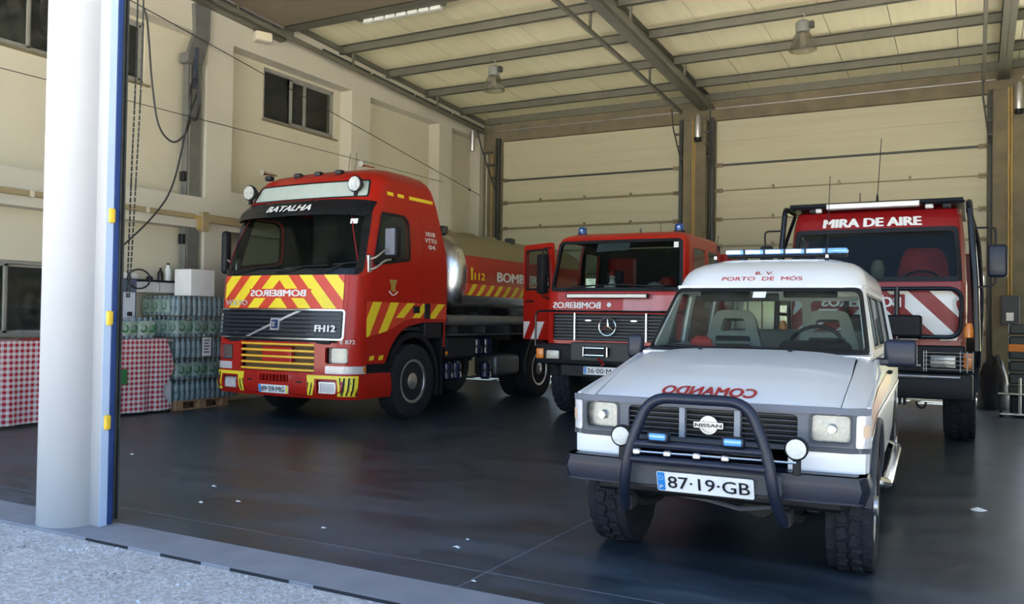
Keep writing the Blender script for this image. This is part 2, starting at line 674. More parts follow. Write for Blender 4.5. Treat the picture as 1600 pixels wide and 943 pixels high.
M_GRASS = mat('dry_field', (.28, .30, .07), .95, var=.3, scale=.4)

struct(obj('ground', G().box(-70, 70, -60, 90, -.3, -.016), M_GRAVEL), 'pale grey gravel yard in front of the garage')
struct(obj('field', G().box(-70, 70, 27, 90, -.1, -.005), M_GRASS), 'dry green field behind the garage')
fl = struct(obj('floor', G().box(-13.3, 5.6, YF + .05, YB + .2, -.25, -.0015), M_JOINT), 'dark blue-grey painted concrete garage floor')
for (a, b) in ((-13.3, -2.452), (-2.444, 5.6)):
    for (c, d) in ((3.955, 4.262), (4.270, YB + .2)):
        obj('floor_slab', G().box(a, b, c, d, -.1, 0, .002), M_FLOOR, fl, 0)
k = struct(obj('trim_1', G().box(-13.3, 5.6, YF, 3.953, -.2, .0, .006), M_KERB), 'lighter dusty concrete sill along the garage entrance, skylight in its tone')
M_CRACK = mat('dark_crack', (.02, .022, .025), .9)
for a, b in ((-5.02, -4.62), (-4.32, -3.98), (-3.74, -3.30), (-3.12, -2.55)):
    obj('sill_crack', G().box(a, b, YF - .005, YF + .001, -.03, .0005), M_CRACK, k, 0)
# loose gravel against the sill
g = G()
for i in range(4200):
    x, y = random.uniform(-7.0, -1.6), YF - abs(random.gauss(0, .42)) - .012
    if i > 1500:
        y = random.uniform(2.2, YF - .02)
    r = random.uniform(.003, .008) * (1.7 if random.random() < .06 else 1)
    a = random.uniform(0, 6)
    c_, s_ = math.cos(a), math.sin(a)
    q = [(-1, -.7, 0), (1, -.8, 0), (.9, .8, 0), (-.8, .9, 0), (-.5, -.4, .9), (.6, -.3, 1), (.4, .5, .8), (-.4, .4, 1)]
    q = [(x + r * (c_ * u - s_ * v), y + r * (s_ * u + c_ * v), -.017 + r * h) for u, v, h in q]
    g.add(q, [(0, 1, 5, 4), (1, 2, 6, 5), (2, 3, 7, 6), (3, 0, 4, 7), (4, 5, 6, 7)])
tag(obj('gravel', g, M_STONE, None, 0), 'loose grey gravel chips scattered along the entrance sill', 'gravel', kind='stuff')

# left wall: a face with sunk bays, a back skin with window holes
def quad(a, b, c, d):
    return [(a, c), (b, c), (b, d), (a, d)]
RECESS = [quad(4.0, 9.87, 3.33, 5.98), quad(4.0, 9.87, .02, 2.83), quad(10.42, 13.55, 3.50, 5.98), quad(10.42, 13.55, .02, 2.83),
          quad(14.15, 16.75, 3.50, 5.98), quad(14.15, 16.75, .02, 2.83), quad(17.3, 18.62, 3.5, 5.98)]
wl = struct(obj('wall_left', G().sheet([(YF, 0), (YB, 0), (YB, zc(YB) + .1), (YF, zc(YF) + .1)], RECESS, lambda u, v, w: (XW - w, u, v), .3), M_WALL, None, 0), 'cream wall with sunk bays, pilasters and high windows')
WINS = [(5.1, 8.90, 4.98, 5.93), (11.42, 13.36, 4.98, 5.93), (5.4, 7.6, 1.10, 2.13)]
obj('wall_infill', G().sheet([(YF, 0), (YB, 0), (YB, zc(YB) + .1), (YF, zc(YF) + .1)], [quad(*q) for q in WINS], lambda u, v, w: (XR - w, u, v), .18), M_WALL2, wl, 0)
for i, (a, b, c, d) in enumerate(WINS):
    wn = struct(thing('window_%d' % (i + 1), 'x', None))
    del wn['label']
    X = XR - .06
    wn['label'] = ['long high aluminium window behind the white pillar', 'high sliding aluminium window above the tanker truck', 'low aluminium window behind the checked table'][i]
    g = G()
    t = .05
    for q in ((a, b, c, c + t), (a, b, d - t, d), (a, a + t, c, d), (b - t, b, c, d)):
        g.box(X - .04, X + .04, q[0], q[1], q[2], q[3], .004)
    obj('window_frame', g, M_FRAME, wn)
    nm = [5, 2, 3][i]
    cuts = [a + t + (b - a - 2 * t) * j / nm for j in range(nm + 1)]
    if i == 1:
        cuts = [a + t, a + .72, b - t]
    if i == 0:
        cuts = [a + t, 6.1, 7.08, 8.0, b - t]
    for j, (p, q) in enumerate(zip(cuts, cuts[1:])):
        xo = X + (.018 if j % 2 else -.018)
        if i == 1 and j == 1:
            # the open sash stands a little in front of the fixed one, one stile in the middle
            g2 = G()
            for z in ((p, p + .055, c + t, d - t), (q - .04, q, c + t, d - t), (p, q, c + t, c + t + .04), (p, q, d - t - .04, d - t), (p + .36, p + .43, c + t, d - t)):
                g2.box(xo - .018, xo + .018, *z, .003)
            obj('sash', g2, M_FRAME, wn)
            obj('pane', G().box(xo - .003, xo + .003, p + .05, p + .37, c + t, d - t), G_HOUSE, wn, 0)
            obj('pane', G().box(xo - .003, xo + .003, p + .43, q - .04, c + t, d - t), G_HOUSE, wn, 0)
        else:
            g2 = G()
            for z in ((p, p + .04, c + t, d - t), (q - .04, q, c + t, d - t), (p, q, c + t, c + t + .035), (p, q, d - t - .035, d - t)):
                g2.box(xo - .018, xo + .018, *z, .003)
            if not (i == 1 and j == 0):
                obj('sash', g2, M_FRAME, wn)
            obj('pane', G().box(xo - .003, xo + .003, p + .03, q - .03, c + t, d - t), G_HOUSE, wn, 0)
    obj('window_sill', G().box(XR, XR + .06, a - .03, b + .08, c - .03, c, .005), M_RAIL, wn)
# dim rooms behind the windows
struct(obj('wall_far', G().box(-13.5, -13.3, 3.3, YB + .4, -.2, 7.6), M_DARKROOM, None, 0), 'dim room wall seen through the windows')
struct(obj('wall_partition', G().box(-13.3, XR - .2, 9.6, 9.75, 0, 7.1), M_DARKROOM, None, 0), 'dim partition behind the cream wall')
tag(obj('poster', G().box(-13.29, -13.27, 6.5, 7.5, 1.55, 2.4), M_YEL, None, 0), 'yellow poster seen through the low window behind table', 'poster')
# front facade above the opening and its columns
struct(obj('wall_front', G().box(-13.5, 5.8, YF, YF + .4, 6.1, 7.9).box(-13.5, XW, YF, YF + .4, -.2, 6.1).box(4.9, 5.8, YF, YF + .4, -.2, 6.1), M_PIL, None, 0), 'white facade over the garage opening')
struct(obj('wall_right', G().box(5.6, 5.9, YF, YB + .4, -.2, 7.7), M_WALL, None, 0), 'cream wall at the far side of the third bay')

# ---- back wall and its two doors
ZE = [.06, .67, 1.287, 1.90, 2.515, 3.10, 3.69, 4.33, 4.895, 5.417, 5.905]
DOORS = [(-10.56, -5.86), (-5.13, .23), (.86, 5.5)]
g = G()
g.box(-13.5, -10.50, YB, YB + .3, -.2, 7.2).box(-5.9, -5.08, YB, YB + .3, -.2, 5.95).box(.18, .92, YB, YB + .3, -.2, 5.95).box(5.45, 5.9, YB, YB + .3, -.2, 5.95)
struct(obj('wall_back', g, M_CONC, None, 0), 'brown concrete wall and piers around the rear doors')
struct(obj('trim_2', G().box(-10.5, 5.5, YB - .06, YB + .3, 5.88, 7.2, .01), M_CONC, None, 0), 'brown concrete lintel above the rear doors')
M_GLAZE = glass('acrylic_door_glazing', (.86, .9, .93), dirt_haze=.25, rough=.12)
for di, (a, b) in enumerate(DOORS):
    dr = struct(thing('door_%d' % (di + 1), 'x', None))
    dr['label'] = ['cream sectional rear door behind the tanker', 'cream sectional rear door behind the white off-roader', 'half-raised cream sectional rear door of the unseen third bay, opened for light'][di]
    y0, y1 = YB + .06, YB + .105
    for j, (c, d) in enumerate(zip(ZE, ZE[1:])):
        if di == 2 and c < 3.0:
            continue                                   # unseen third bay, left half open to add light indoors
        if j in (2, 3):
            g = G()
            nw = 5
            xs = [a + (b - a) * q / nw for q in range(nw + 1)]
            holes = [rr(p + .09, q - .09, c + .10, d - .10, .05, 3) for p, q in zip(xs, xs[1:])]
            g.sheet(quad(a, b, c, d), holes, lambda u, v, w: (u, y0 + w, v), y1 - y0)
            pn = obj('door_panel', g, M_DOORP, dr, 0)
            for p, q in zip(xs, xs[1:]):
                obj('pane', G().box(p + .08, q - .08, y0 + .018, y0 + .028, c + .09, d - .09), M_GLAZE, pn, 0)
        else:
            obj('door_panel', G().box(a, b, y0, y1, c + .0, d - .0, .006), M_DOORP, dr, 0)
    for z, th, m in ((4.895, .022, M_DARKST), (4.33, .026, M_RAIL), (3.69, .026, M_RAIL), (3.10, .022, M_RAIL), (2.515, .02, M_RAIL)):
        if di == 2 and z < 3:
            continue
        if di == 1 and z in (4.33, 3.69):
            th = .013
        st = obj('door_strut', G().box(a, b, y0 - .035, y0, z - th, z + th, .004), m, dr, 0)
        for q in (.24, .49, .74):
            if z < 4.5:
                obj('hinge', G().box(a + (b - a) * q - .025, a + (b - a) * q + .025, y0 - .05, y0, z - .02, z + .075, .004), m, st, 0)
    for x in (a, b):
        sg = 1 if x == a else -1
        obj('door_track', G().box(x - .035 * sg, x + .03 * sg, y0 - .16, y0, .0, 5.95, .004).box(x - .06 * sg, x - .035 * sg, y0 - .20, y0 + .0, 0, 5.95), M_DARKST, dr, 0)
        for z in (ZE[1:-2] if di < 2 else ZE[6:-2]):
            obj('roller_bracket', G().box(x, x + .20 * sg, y0 - .06, y0 - .002, z - .045, z + .045, .004).cyl((x + .02 * sg, y0 - .07, z), (x + .17 * sg, y0 - .07, z), .022, n=8), M_RAIL, dr)
    # torsion spring shaft along the lintel
    obj('spring_shaft', G().cyl((a - .1, YB - .10, 6.13), (b + .1, YB - .10, 6.13), .016, n=8), M_ALU, dr)
# columns in front of the rear wall, with conduit and raised tracks
for i, (a, b) in enumerate(((-5.73, -5.22), (.27, .86))):
    c = struct(thing('column', 'x', None))
    c['label'] = ['brown concrete column between the rear doors', 'brown concrete column beside the red truck cage'][i]
    obj('shaft', G().box(a, b, YB - .32, YB - .001, 0, 5.88, .015), M_CONC, c, 0)
    for q in (.45, .53):
        obj('conduit', G().cyl((a + (b - a) * q, YB - .34, .2 if i == 0 else 2.0), (a + (b - a) * q, YB - .34, 5.9), .017, n=8), M_CONDUIT, c)
    obj('spring_drum', G().lathe([(.0, 5.42), (.06, 5.42), (.075, 5.5), (.075, 5.86), (.05, 5.95), (.0, 5.95)], (a + (b - a) * .72, YB - .44, 0), n=16), M_ALU, c)
    obj('drum_cap', G().lathe([(.0, 5.36), (.075, 5.37), (.08, 5.45), (.0, 5.45)], (a + (b - a) * .72, YB - .44, 0), n=16), M_BLK, c)
    for sgn, x in ((-1, a), (1, b)):
        g = G()
        g.tube([(x + sgn * .05, YB - .22, 4.9), (x + sgn * .16, YB - .55, 5.7), (x + sgn * .17, YB - .62, 6.1)], .018, 6)
        for z in (5.05, 5.3, 5.55):
            t = (z - 4.9) / .8
            g.box(min(x, x + sgn * (.05 + .11 * t)), max(x, x + sgn * (.05 + .11 * t)), YB - .24 - .33 * t, YB - .20 - .33 * t, z - .02, z + .02)
        obj('track_brace', g, M_DARKST, c)
    if i == 1:
        mb = obj('meter_box', G().box(.42, .72, YB - .42, YB - .32, 1.45, 2.0, .01), M_DGREY, c)
        obj('box_label', G().box(.50, .62, YB - .425, YB - .42, 1.53, 1.68), M_PLATE, mb, 0)
# brace at the left end of the left rear door
g = G()
g.tube([(-10.62, YB - .1, 4.6), (-10.86, YB - .45, 5.7), (-10.9, YB - .6, 6.15)], .02, 6)
for z in (4.95, 5.25, 5.55):
    t = (z - 4.6) / 1.1
    g.box(-10.62 - .24 * t, -10.56, YB - .14 - .3 * t, YB - .10 - .3 * t, z - .022, z + .022)
tag(obj('track_brace', g, M_DARKST), 'dark steel ladder brace in the rear corner by cream wall', 'brace')
g = G().lathe([(.0, 5.55), (.05, 5.55), (.06, 5.6), (.06, 6.05), (.0, 6.05)], (-10.93, YB - .75, 0), n=14)
tag(obj('spring_drum', g, M_ALU), 'small grey drum hanging in the rear corner above tanker', 'drum')
for x in (-10.93, -10.78):
    tag(obj('wall_conduit', G().cyl((x, YB - .03, .2), (x, YB - .03, 5.6), .02, n=8), M_CONDUIT if x > -10.9 else M_WALL), 'upright ochre conduit in the rear corner' if x > -10.9 else 'upright cream conduit in the rear corner', 'pipe')

# ---- roof
cl = struct(obj('ceiling', G().add([(x, y, zc(y) + z) for x in (-13.5, 5.9) for y in (YF, YB + .4) for z in (.03, .25)],
            [(0, 1, 3, 2), (4, 6, 7, 5), (0, 4, 5, 1), (2, 3, 7, 6), (0, 2, 6, 4), (1, 5, 7, 3)]), M_JOINT, None, 0), 'cream panelled sloping garage ceiling on steel purlins')
x = -13.3
while x < 5.4:
    x1 = x + 1.0
    g = G().add([(p, y, zc(y) + z) for p in (x + .006, x1 - .006) for y in (YF + .4, YB) for z in (0, .04)],
                [(0, 1, 3, 2), (4, 6, 7, 5), (0, 4, 5, 1), (2, 3, 7, 6), (0, 2, 6, 4), (1, 5, 7, 3)])
    obj('ceiling_panel', g, M_PANEL, cl, 0)
    x = x1
PUR = [4.2, 5.7, 7.2, 8.7, 10.2, 11.7, 13.2, 14.72, 16.2, 17.72]
for y in PUR:
    z = zc(y)
    for a, b in ((XW, -5.42), (-5.22, .36), (.56, 5.6)):
        if y == 11.7 and a == XW:
            continue
        d = .17
        g = G().box(a, b, y - .004, y + .004, z - d, z).box(a, b, y - .075, y, z - d, z - d + .006).box(a, b, y - .075, y, z - .006, z).box(a, b, y - .075, y - .069, z - d, z - d + .03)
        obj('purlin', g, M_ROOFST, cl, 0)
# eaves strip on the rear wall
obj('purlin', G().box(-10.9, 5.5, YB - .1, YB - .02, zc(YB) - .16, zc(YB)), M_ROOFST, cl, 0)
def slope_box(g, x0, x1, ya, yb, d0, d1):
    return g.add([(x, y, zc(y) + z) for x in (x0, x1) for y in (ya, yb) for z in (d0, d1)],
                 [(0, 1, 3, 2), (4, 6, 7, 5), (0, 4, 5, 1), (2, 3, 7, 6), (0, 2, 6, 4), (1, 5, 7, 3)])
for x in (-5.32, .46):
    g = G()
    slope_box(g, x - .10, x + .10, 4.0, YB, -.36, -.345)
    slope_box(g, x - .10, x + .10, 4.0, YB, -.015, 0)
    slope_box(g, x - .006, x + .006, 4.0, YB, -.36, 0)
    obj('rafter', g, M_ROOFST, cl, 0)
# steel angle where ceiling meets the left wall, and a conduit below it
g = G()
slope_box(g, XW, XW + .03, 4.0, YB, -.13, -.02)
slope_box(g, XW, XW + .08, 4.0, YB, -.13, -.115)
obj('wall_angle', g, M_ROOFST, cl, 0)
g = G()
for a in range(4):
    slope_box(g, XW + .03, XW + .075, 12.6 + a * 1.55, 12.6 + a * 1.55 + 1.45, -.30, -.25)
tag(obj('wall_conduit', g, M_DARKST, None, 0), 'dark steel rail along top of cream wall', 'rail')
# raised rails of the rear doors, hung under the roof
for i, x in enumerate((-10.75, -5.72, -5.0, .12)):
    g = G()
    slope_box(g, x - .03, x + .03, 8.2, YB - .5, -.50, -.44)
    slope_box(g, x - .03, x - .022, 8.2, YB - .5, -.50, -.40)
    r = thing('door_rail', ['steel ceiling rail above the tanker by the cream wall', 'steel ceiling rail running to the column between rear doors', 'steel ceiling rail over the red cab with open door', 'steel ceiling rail running to the column by the caged truck'][i], 'rail', group='ceiling rails of the rear doors')
    obj('channel', g, M_ROOFST, r, 0)
    for y in (10.2, 13.2, 16.2):
        obj('hanger', G().box(x - .02, x + .02, y - .02, y + .02, zc(y) - .46, zc(y) - .15), M_ROOFST, r, 0)
# heavy cross beam and the open front door stored behind it
zb_ = zc(11.6) - .27
obj('cross_beam', G().box(XW, -5.42, 11.42, 11.68, zb_, zb_ + .014).box(XW, -5.42, 11.55, 11.565, zb_, zb_ + .26).box(XW, -5.42, 11.42, 11.68, zb_ + .25, zb_ + .265), M_ROOFST, cl, 0)
M_STORE = mat('door_inside_brown', (.19, .16, .105), .6, var=.08, scale=2)
g = G()
slope_box(g, XW, XW + .16, 4.0, 11.5, -.50, -.34)
obj('wall_angle', g, M_ROOFST, cl, 0)
for di, (a, b) in enumerate(((-10.8, -5.75), (-4.9, .3))):
    sd = struct(thing('door_%d' % (di + 4), 'x', None))
    sd['label'] = ['open sectional front door stored flat under the ceiling by the cream wall', 'open sectional front door stored flat over the white off-roader'][di]
    for j in range(11 if di == 0 else 9):
        y = 4.45 + j * .62
        g = G()
        slope_box(g, a, b, y + .003, y + .617, -.33, -.285)
        obj('door_panel', g, M_STORE, sd, 0)
    for x in (a, b):
        g = G()
        slope_box(g, x - .03, x + .03, 4.0, 11.3, -.36, -.33)
        obj('door_track', g, M_ALU if x == a else M_ROOFST, sd, 0)

# ---- round white pillar, door jamb, seal and bumpers
pl = struct(thing('pillar', 'x', None))
pl['label'] = 'round white pillar at the garage entrance'
px_, py_ = -5.515, 3.81
obj('pillar_shaft', G().lathe([(.212, -.03), (.212, 6.2)], (px_, py_, 0), n=64), M_PIL, pl)
obj('joint_ring', G().lathe([(.2122, 3.045), (.2125, 3.046), (.2125, 3.048), (.2122, 3.049)], (px_, py_, 0), n=64), M_PIL, pl)
jb = struct(thing('trim_3', 'x', None))
jb['label'] = 'white and pale blue door jamb beside the pillar'
obj('jamb_post', G().box(-5.42, -5.207, 3.80, 3.90, -.0, 6.2, .002), M_PIL, jb, 0)
obj('jamb_reveal', G().box(-5.215, -5.204, 3.803, 3.862, 0, 6.2, .001), M_LBLUE, jb, 0)
obj('door_seal', G().box(-5.24, -5.20, 3.864, 3.903, 0, 6.2, .002), M_BLUESEAL, jb, 0)
obj('door_track', G().box(-5.26, -5.195, 3.906, 3.915, .03, 6.2).box(-5.26, -5.24, 3.915, 3.94, .03, 6.2).box(-5.26, -5.195, 3.935, 3.944, .03, 6.2), M_DARKST, jb, 0)
for z in (2.11, 1.41, .70):
    obj('bumper_stop', G().box(-5.222, -5.182, 3.822, 3.866, z - .05, z + .05, .012, 2), M_YELP, jb)
# ------------------------------------------------------------------ vehicle building blocks
WHEELS = {}
def wheel(parent, x, y, R, W, rim, kind, sgn, tilt=0.0):
    """tyre > tread; rim > hub, nuts.  sgn = +1 when the outer face looks to +x"""
    k = (R, W, rim, kind)
    if k not in WHEELS:
        h = W / 2
        prof = [(rim, -h * .82), (rim + .02, -h * .95), (R * .86, -h), (R * .95, -h * .93), (R - .012, -h * .80)]
        if kind == 'road':
            for a, b in ((-.55, -.47), (-.2, -.12), (.12, .2), (.47, .55)):
                prof += [(R - .002, h * a), (R - .014, h * a + .001), (R - .014, h * b - .001), (R - .002, h * b)]
        else:
            prof += [(R - .016, -h * .4), (R - .016, h * .4)]
        prof += [(R - .012, h * .80), (R * .95, h * .93), (R * .86, h), (rim + .02, h * .95), (rim, h * .82)]
        ty = mesh_of('tyre', G().lathe(prof, axis='x', n=48), M_RUB, 40)
        g = G()
        if kind == 'road':
            for i in range(64):
                for sg in (-1, 1):
                    a = 2 * PI * i / 64
                    g.box(sg * h * .60, sg * h * .90, -.014, .014, R - .03, R - .004, M=Matrix.Rotation(a, 4, 'X'))
        else:
            n = 26
            for i in range(n):
                for j, (xa, xb, o, sk) in enumerate(((-.93, -.56, 0, .1), (-.5, -.06, .5, .25), (.06, .5, 0, -.25), (.56, .93, .5, -.1))):
                    a = 2 * PI * (i + o) / n
                    ln = R * PI / n * .74
                    Mx = Matrix.Rotation(a, 4, 'X') @ Matrix.Rotation(sk, 4, 'Z')
                    top = R - (.012 if abs(xa + xb) > 1 else 0)
                    g.box(h * xa, h * xb, -ln, ln, R - .035, top, .004, M=Mx)
        tr = mesh_of('tread', g, M_RUB, 0)
        d = h * .15
        if kind == 'road':
            pr = [(rim + .012, h * .80), (rim + .012, h * .92), (rim - .02, h * .90), (rim - .045, h * .45), (rim * .80, h * .30), (rim * .62, h * .42), (rim * .42, h * .50), (rim * .40, h * .8), (rim * .28, h * .95), (0, h * .98)]
            rm = mesh_of('rim', G().lathe(pr + [(0, -h * .4), (rim * .9, -h * .4)], axis='x', n=40), M_ALU, 35)
        else:
            pr = [(rim + .008, h * .80), (rim + .008, h * .90), (rim - .015, h * .86), (rim - .03, h * .25), (rim * .6, h * .35), (rim * .45, h * .55), (rim * .3, h * .6), (rim * .28, h * 1.05), (0, h * 1.08)]
            rm = mesh_of('rim', G().lathe(pr + [(0, -h * .5), (rim * .9, -h * .5)], axis='x', n=36), M_ALU if kind == 'off' else M_DGREY, 35)
        g = G()
        for i in range(10 if kind == 'road' else 6):
            a = 2 * PI * i / (10 if kind == 'road' else 6)
            rr_ = rim * .52
            g.cyl((h * .35, rr_ * math.cos(a), rr_ * math.sin(a)), (h * .62, rr_ * math.cos(a), rr_ * math.sin(a)), .016 if kind == 'road' else .011, n=6)
        nu = mesh_of('wheel_nuts', g, M_CHR, 0)
        WHEELS[k] = (ty, tr, rm, nu)
    ty, tr, rm, nu = WHEELS[k]
    w_ = bpy.data.objects.new('wheel', None)
    COL.objects.link(w_)
    w_.parent = parent
    w_.location = (x, y, R)
    w_.rotation_euler = (0, 0, (0 if sgn > 0 else PI) + tilt)
    a = obj('tyre', ty, None, w_)
    b = obj('tread', tr, None, w_)
    b['kind'] = 'stuff'
    obj('rim', rm, None, w_)
    obj('wheel_nuts', nu, None, w_)
    return w_
def plate(parent, s, f, u0, u1, v0, v1, band=None, gaps=None):
    """number plate with its blue band and characters"""
    p = obj('number_plate', G().sheet(rr(u0, u1, v0, v1, .01, 2), [], lambda u, v, w: f(u, v, w - .02), .014), M_PLATE, parent, 0)
    h = v1 - v0
    obj('plate_band', G().sheet(rr(u0 + .004, u0 + .045, v0 + .004, v1 - .004, .006, 2), [], lambda u, v, w: f(u, v, w - .0225), .002), M_PBLUE, p, 0)
    g = G()
    text(g, 'P', f, u0 + .014, u0 + .032, v0 + h * .14, h * .17, off=.024)
    for i in range(8):
        a = 2 * PI * i / 8
        g.sheet(circ(u0 + .024 + .012 * math.cos(a), v0 + h * .68 + .012 * math.sin(a), .0025, 5), [], lambda u, v, w: f(u, v, w - .0245), .001)
    obj('band_marks', g, M_PLATE, p, 0)
    if band:
        obj('year_band', G().sheet(rr(u1 - .035, u1 - .004, v0 + .004, v1 - .004, .006, 2), [], lambda u, v, w: f(u, v, w - .0225), .002), M_PYEL, p, 0)
        u1 -= .035
    g = G()
    text(g, s, f, u0 + .062, u1 - .02, v0 + h * .2, h * .6, bold=.008, off=.024)
    obj('plate_characters', g, M_INK, p, 0)
    return p
def seat(parent, x, y, z, m, kind='car', rz=0):
    """cushion, backrest, head restraint; the seat faces -y"""
    s = bpy.data.objects.new('seat', None)
    COL.objects.link(s)
    s.parent = parent
    s.location = (x, y, z)
    obj('seat_cushion', G().box(-.25, .25, -.5, .05, 0, .16, .05, 3), m, s)
    R_ = Matrix.Rotation(math.radians(-12), 4, 'X')
    if kind == 'frame':
        f = lambda u, v, w: tuple(R_ @ Vector((u, w, v)))
        out = rq([(-.26, .05), (.26, .05), (.235, .48), (.15, .78), (-.15, .78), (-.235, .48)], [.04, .04, .06, .06, .06, .06], 3)
        hole = rq([(-.105, .60), (.105, .60), (.085, .71), (-.085, .71)], .02, 2)
        obj('backrest', G().sheet(out, [hole], f, .11), m, s)
        obj('backrest_panel', G().box(-.14, .14, -.02, .02, .12, .56, .015, 2, M=R_), M_SEAT, s)
        for zz in (.40, .50):
            obj('backrest_rib', G().box(-.15, .15, -.032, 0, zz - .012, zz + .012, .008, 1, M=R_), m, s)
    else:
        obj('backrest', G().box(-.26, .26, -.05, .09, .08, .70, .05, 3, M=R_), m, s)
        obj('head_restraint', G().box(-.14, .14, -.03, .08, .74, .94, .04, 3, M=R_), m, s)
    return s
def steering(parent, x, y, z, r=.2, tilt=-35):
    M = Matrix.Translation((x, y, z)) @ Matrix.Rotation(math.radians(tilt), 4, 'X')
    g = G().tube([(r * math.cos(2 * PI * i / 28), 0, r * math.sin(2 * PI * i / 28)) for i in range(28)], .014, 8, True)
    g.cyl((0, -.02, 0), (0, .02, 0), .05, n=14)
    for a in (0.3, PI - .3, -PI / 2):
        g.tube([(.04 * math.cos(a), 0, .04 * math.sin(a)), (r * math.cos(a), 0, r * math.sin(a))], .011, 6)
    return obj('steering_wheel', g.move(M), M_BLK, parent)
def wiper(parent, f, u0, v0, u1, v1, bu, name='wiper'):
    """arm from (u0,v0) to (u1,v1) on the surface f with a blade of half length bu lying along u"""
    g = G()
    n = 8
    g.tube([f(u0 + (u1 - u0) * i / n, v0 + (v1 - v0) * i / n, -.03 - .012 * math.sin(PI * i / n)) for i in range(n + 1)], .009, 6)
    n = 12
    w_ = obj(name, g, M_BLK, parent)
    g = G().tube([f(u1 - bu + 2 * bu * i / n, v1 + .03 * (i / n - .5) * (1 if u1 > u0 else -1), -.014) for i in range(n + 1)], .010, 6)
    obj('wiper_blade', g, M_BLK, w_)
def mirror_star(name, g, m, parent):
    return obj(name, g, m, parent)

# ================================================================== white off-road car in front
car = thing('off_road_car', 'white off-road command car with black bull bar parked nearest the camera', 'car', (-1.30, 4.55, 0), math.radians(2.3))
LB = Cab(lambda z: interp(z, [(.42, .79), (.6, .82), (1.05, .83), (1.22, .80)]), lambda z: .20 + .02 * max(0, z - .7), lambda z: 4.45, .07, .03, .83, 4.1)
# ---- lower body: sides with arches, front corners
g = G()
for sg in (-1, 1):
    def arch(yc, r, n=10):
        return [(yc - r * math.cos(PI * i / n), .46 + (.40 * math.sin(PI * i / n)) ** 1.0 * (r / .46)) for i in range(n + 1)]
    pts = [(.30, .66), (.36, .60)] + arch(.86, .46)[1:] + arch(3.83, .46) + [(4.42, .46), (4.42, 1.21), (1.42, 1.21), (.9, 1.10), (.31, 1.005)]
    g.sheet(LB.side(pts, sg), [], LB, .02, .14)
body = obj('body', g, M_WHITE, car, 30)
# fender corners and the panel under the headlamps
def LBf(u, v, w):
    return LB(u, v, w)
sC = LB.sy(.31, .9)
for sg in (-1, 1):
    obj('front_panel', G().sheet([(sg * a, b) for a, b in ((.43, .66), (sC, .66), (sC, .765), (.43, .765))], [], LB, .02, .06), M_WHITE, car, 30)
# grey surround: band under the bonnet, lamp surrounds, lower band
lampo = [[(sg * u, v) for u, v in rr(.535, .75, .805, .968, .03, 3)] for sg in (-1, 1)]
grl = rr(-.475, .475, .785, .955, .03, 3)
g = G().sheet([(-.80, .768), (.80, .768), (.80, .985), (-.80, .985)], [grl] + lampo, LB, .03, .1)
obj('grille_surround', g, M_GREY, car, 30)
obj('front_band', G().sheet([(-.845, .966), (.845, .966), (.845, 1.0), (-.845, 1.0)], [], lambda u, v, w: LB(u, v, w - .012), .03, .1), mat('blue_grey_trim', (.10, .115, .15), .45), car, 30)
obj('front_band', G().sheet([(-.845, .765), (.845, .765), (.845, .79), (-.845, .79)], [grl] if 0 else [], lambda u, v, w: LB(u, v, w - .012), .03, .1), M_DGREY, car, 30)
# grille: dark back, slats, two uprights, round badge
gr = obj('grille', G().sheet(rr(-.49, .49, .78, .96, .02), [], lambda u, v, w: LB(u, v, w + .07), .01, .1), M_BLK, car, 30)
for i in range(6):
    v = .803 + i * .028
    obj('grille_slat', G().sheet([(-.48, v), (.48, v), (.48, v + .006), (-.48, v + .006)], [], lambda u, v, w: LB(u, v, w + .018), .04, .12), M_DGREY, gr, 0)
for u in (-.155, .155):
    obj('grille_upright', G().sheet([(u - .016, .785), (u + .016, .785), (u + .016, .955), (u - .016, .955)], [], lambda u, v, w: LB(u, v, w + .0), .05), mat('light_grey_plastic', (.26, .28, .31), .5), gr, 0)
bdg = obj('badge', G().sheet(circ(0, .868, .052, 28), [circ(0, .868, .040, 28)], lambda u, v, w: LB(u, v, w - .012), .02).sheet(rr(-.083, .083, .851, .885, .003, 1), [], lambda u, v, w: LB(u, v, w - .018), .02).sheet(circ(0, .868, .043, 28), [], lambda u, v, w: LB(u, v, w - .004), .02), mat('badge_silver', (.34, .35, .36), .35, .8), car, 30)
obj('badge_lettering', text(G(), 'NISSAN', LB, -.074, .074, .859, .018, bold=.03, off=.0215), M_INK, bdg, 0)
# headlamps
for sg in (-1, 1):
    h = obj('headlamp', G().sheet([(sg * u, v) for u, v in rr(.542, .743, .812, .961, .03, 4)], [], lambda u, v, w: LB(u, v, w + .05 - .0 * u), .02, .05), M_LAMP, car, 40)
    fl_ = lambda u, v, w: LB(u, v, w + .004 - .02 * (1 - ((abs(u) - .643) / .11) ** 2) * (1 - ((v - .887) / .09) ** 2))
    obj('lamp_glass', G().sheet([(sg * u, v) for u, v in rr(.54, .745, .81, .963, .032, 4)], [], fl_, .006, .04), G_LENS, h, 60)
    obj('lamp_bulb', G().cyl((sg * .643, .225, .885), (sg * .643, .27, .885), .02, .028, 14), M_CHR, h)
    obj('lamp_rim', G().sheet([(sg * u, v) for u, v in rr(.532, .753, .802, .971, .035, 4)], [[(sg * u, v) for u, v in rr(.545, .74, .815, .958, .03, 4)]], lambda u, v, w: LB(u, v, w - .006), .02), M_DGREY, h, 40)
    i = obj('indicator', G().sheet([(sg * u, v) for u, v in rr(.768, .875, .795, .965, .012, 3)], [], lambda u, v, w: LB(u, v, w - .01), .02, .03), M_CLR, car, 40)
    obj('amber_bulb', G().sheet([(sg * u, v) for u, v in rr(.80, .845, .85, .915, .01, 3)], [], lambda u, v, w: LB(u, v, w - .0115), .002, .03), mat('pale_amber_lens', (.72, .50, .34), .3), i, 40)
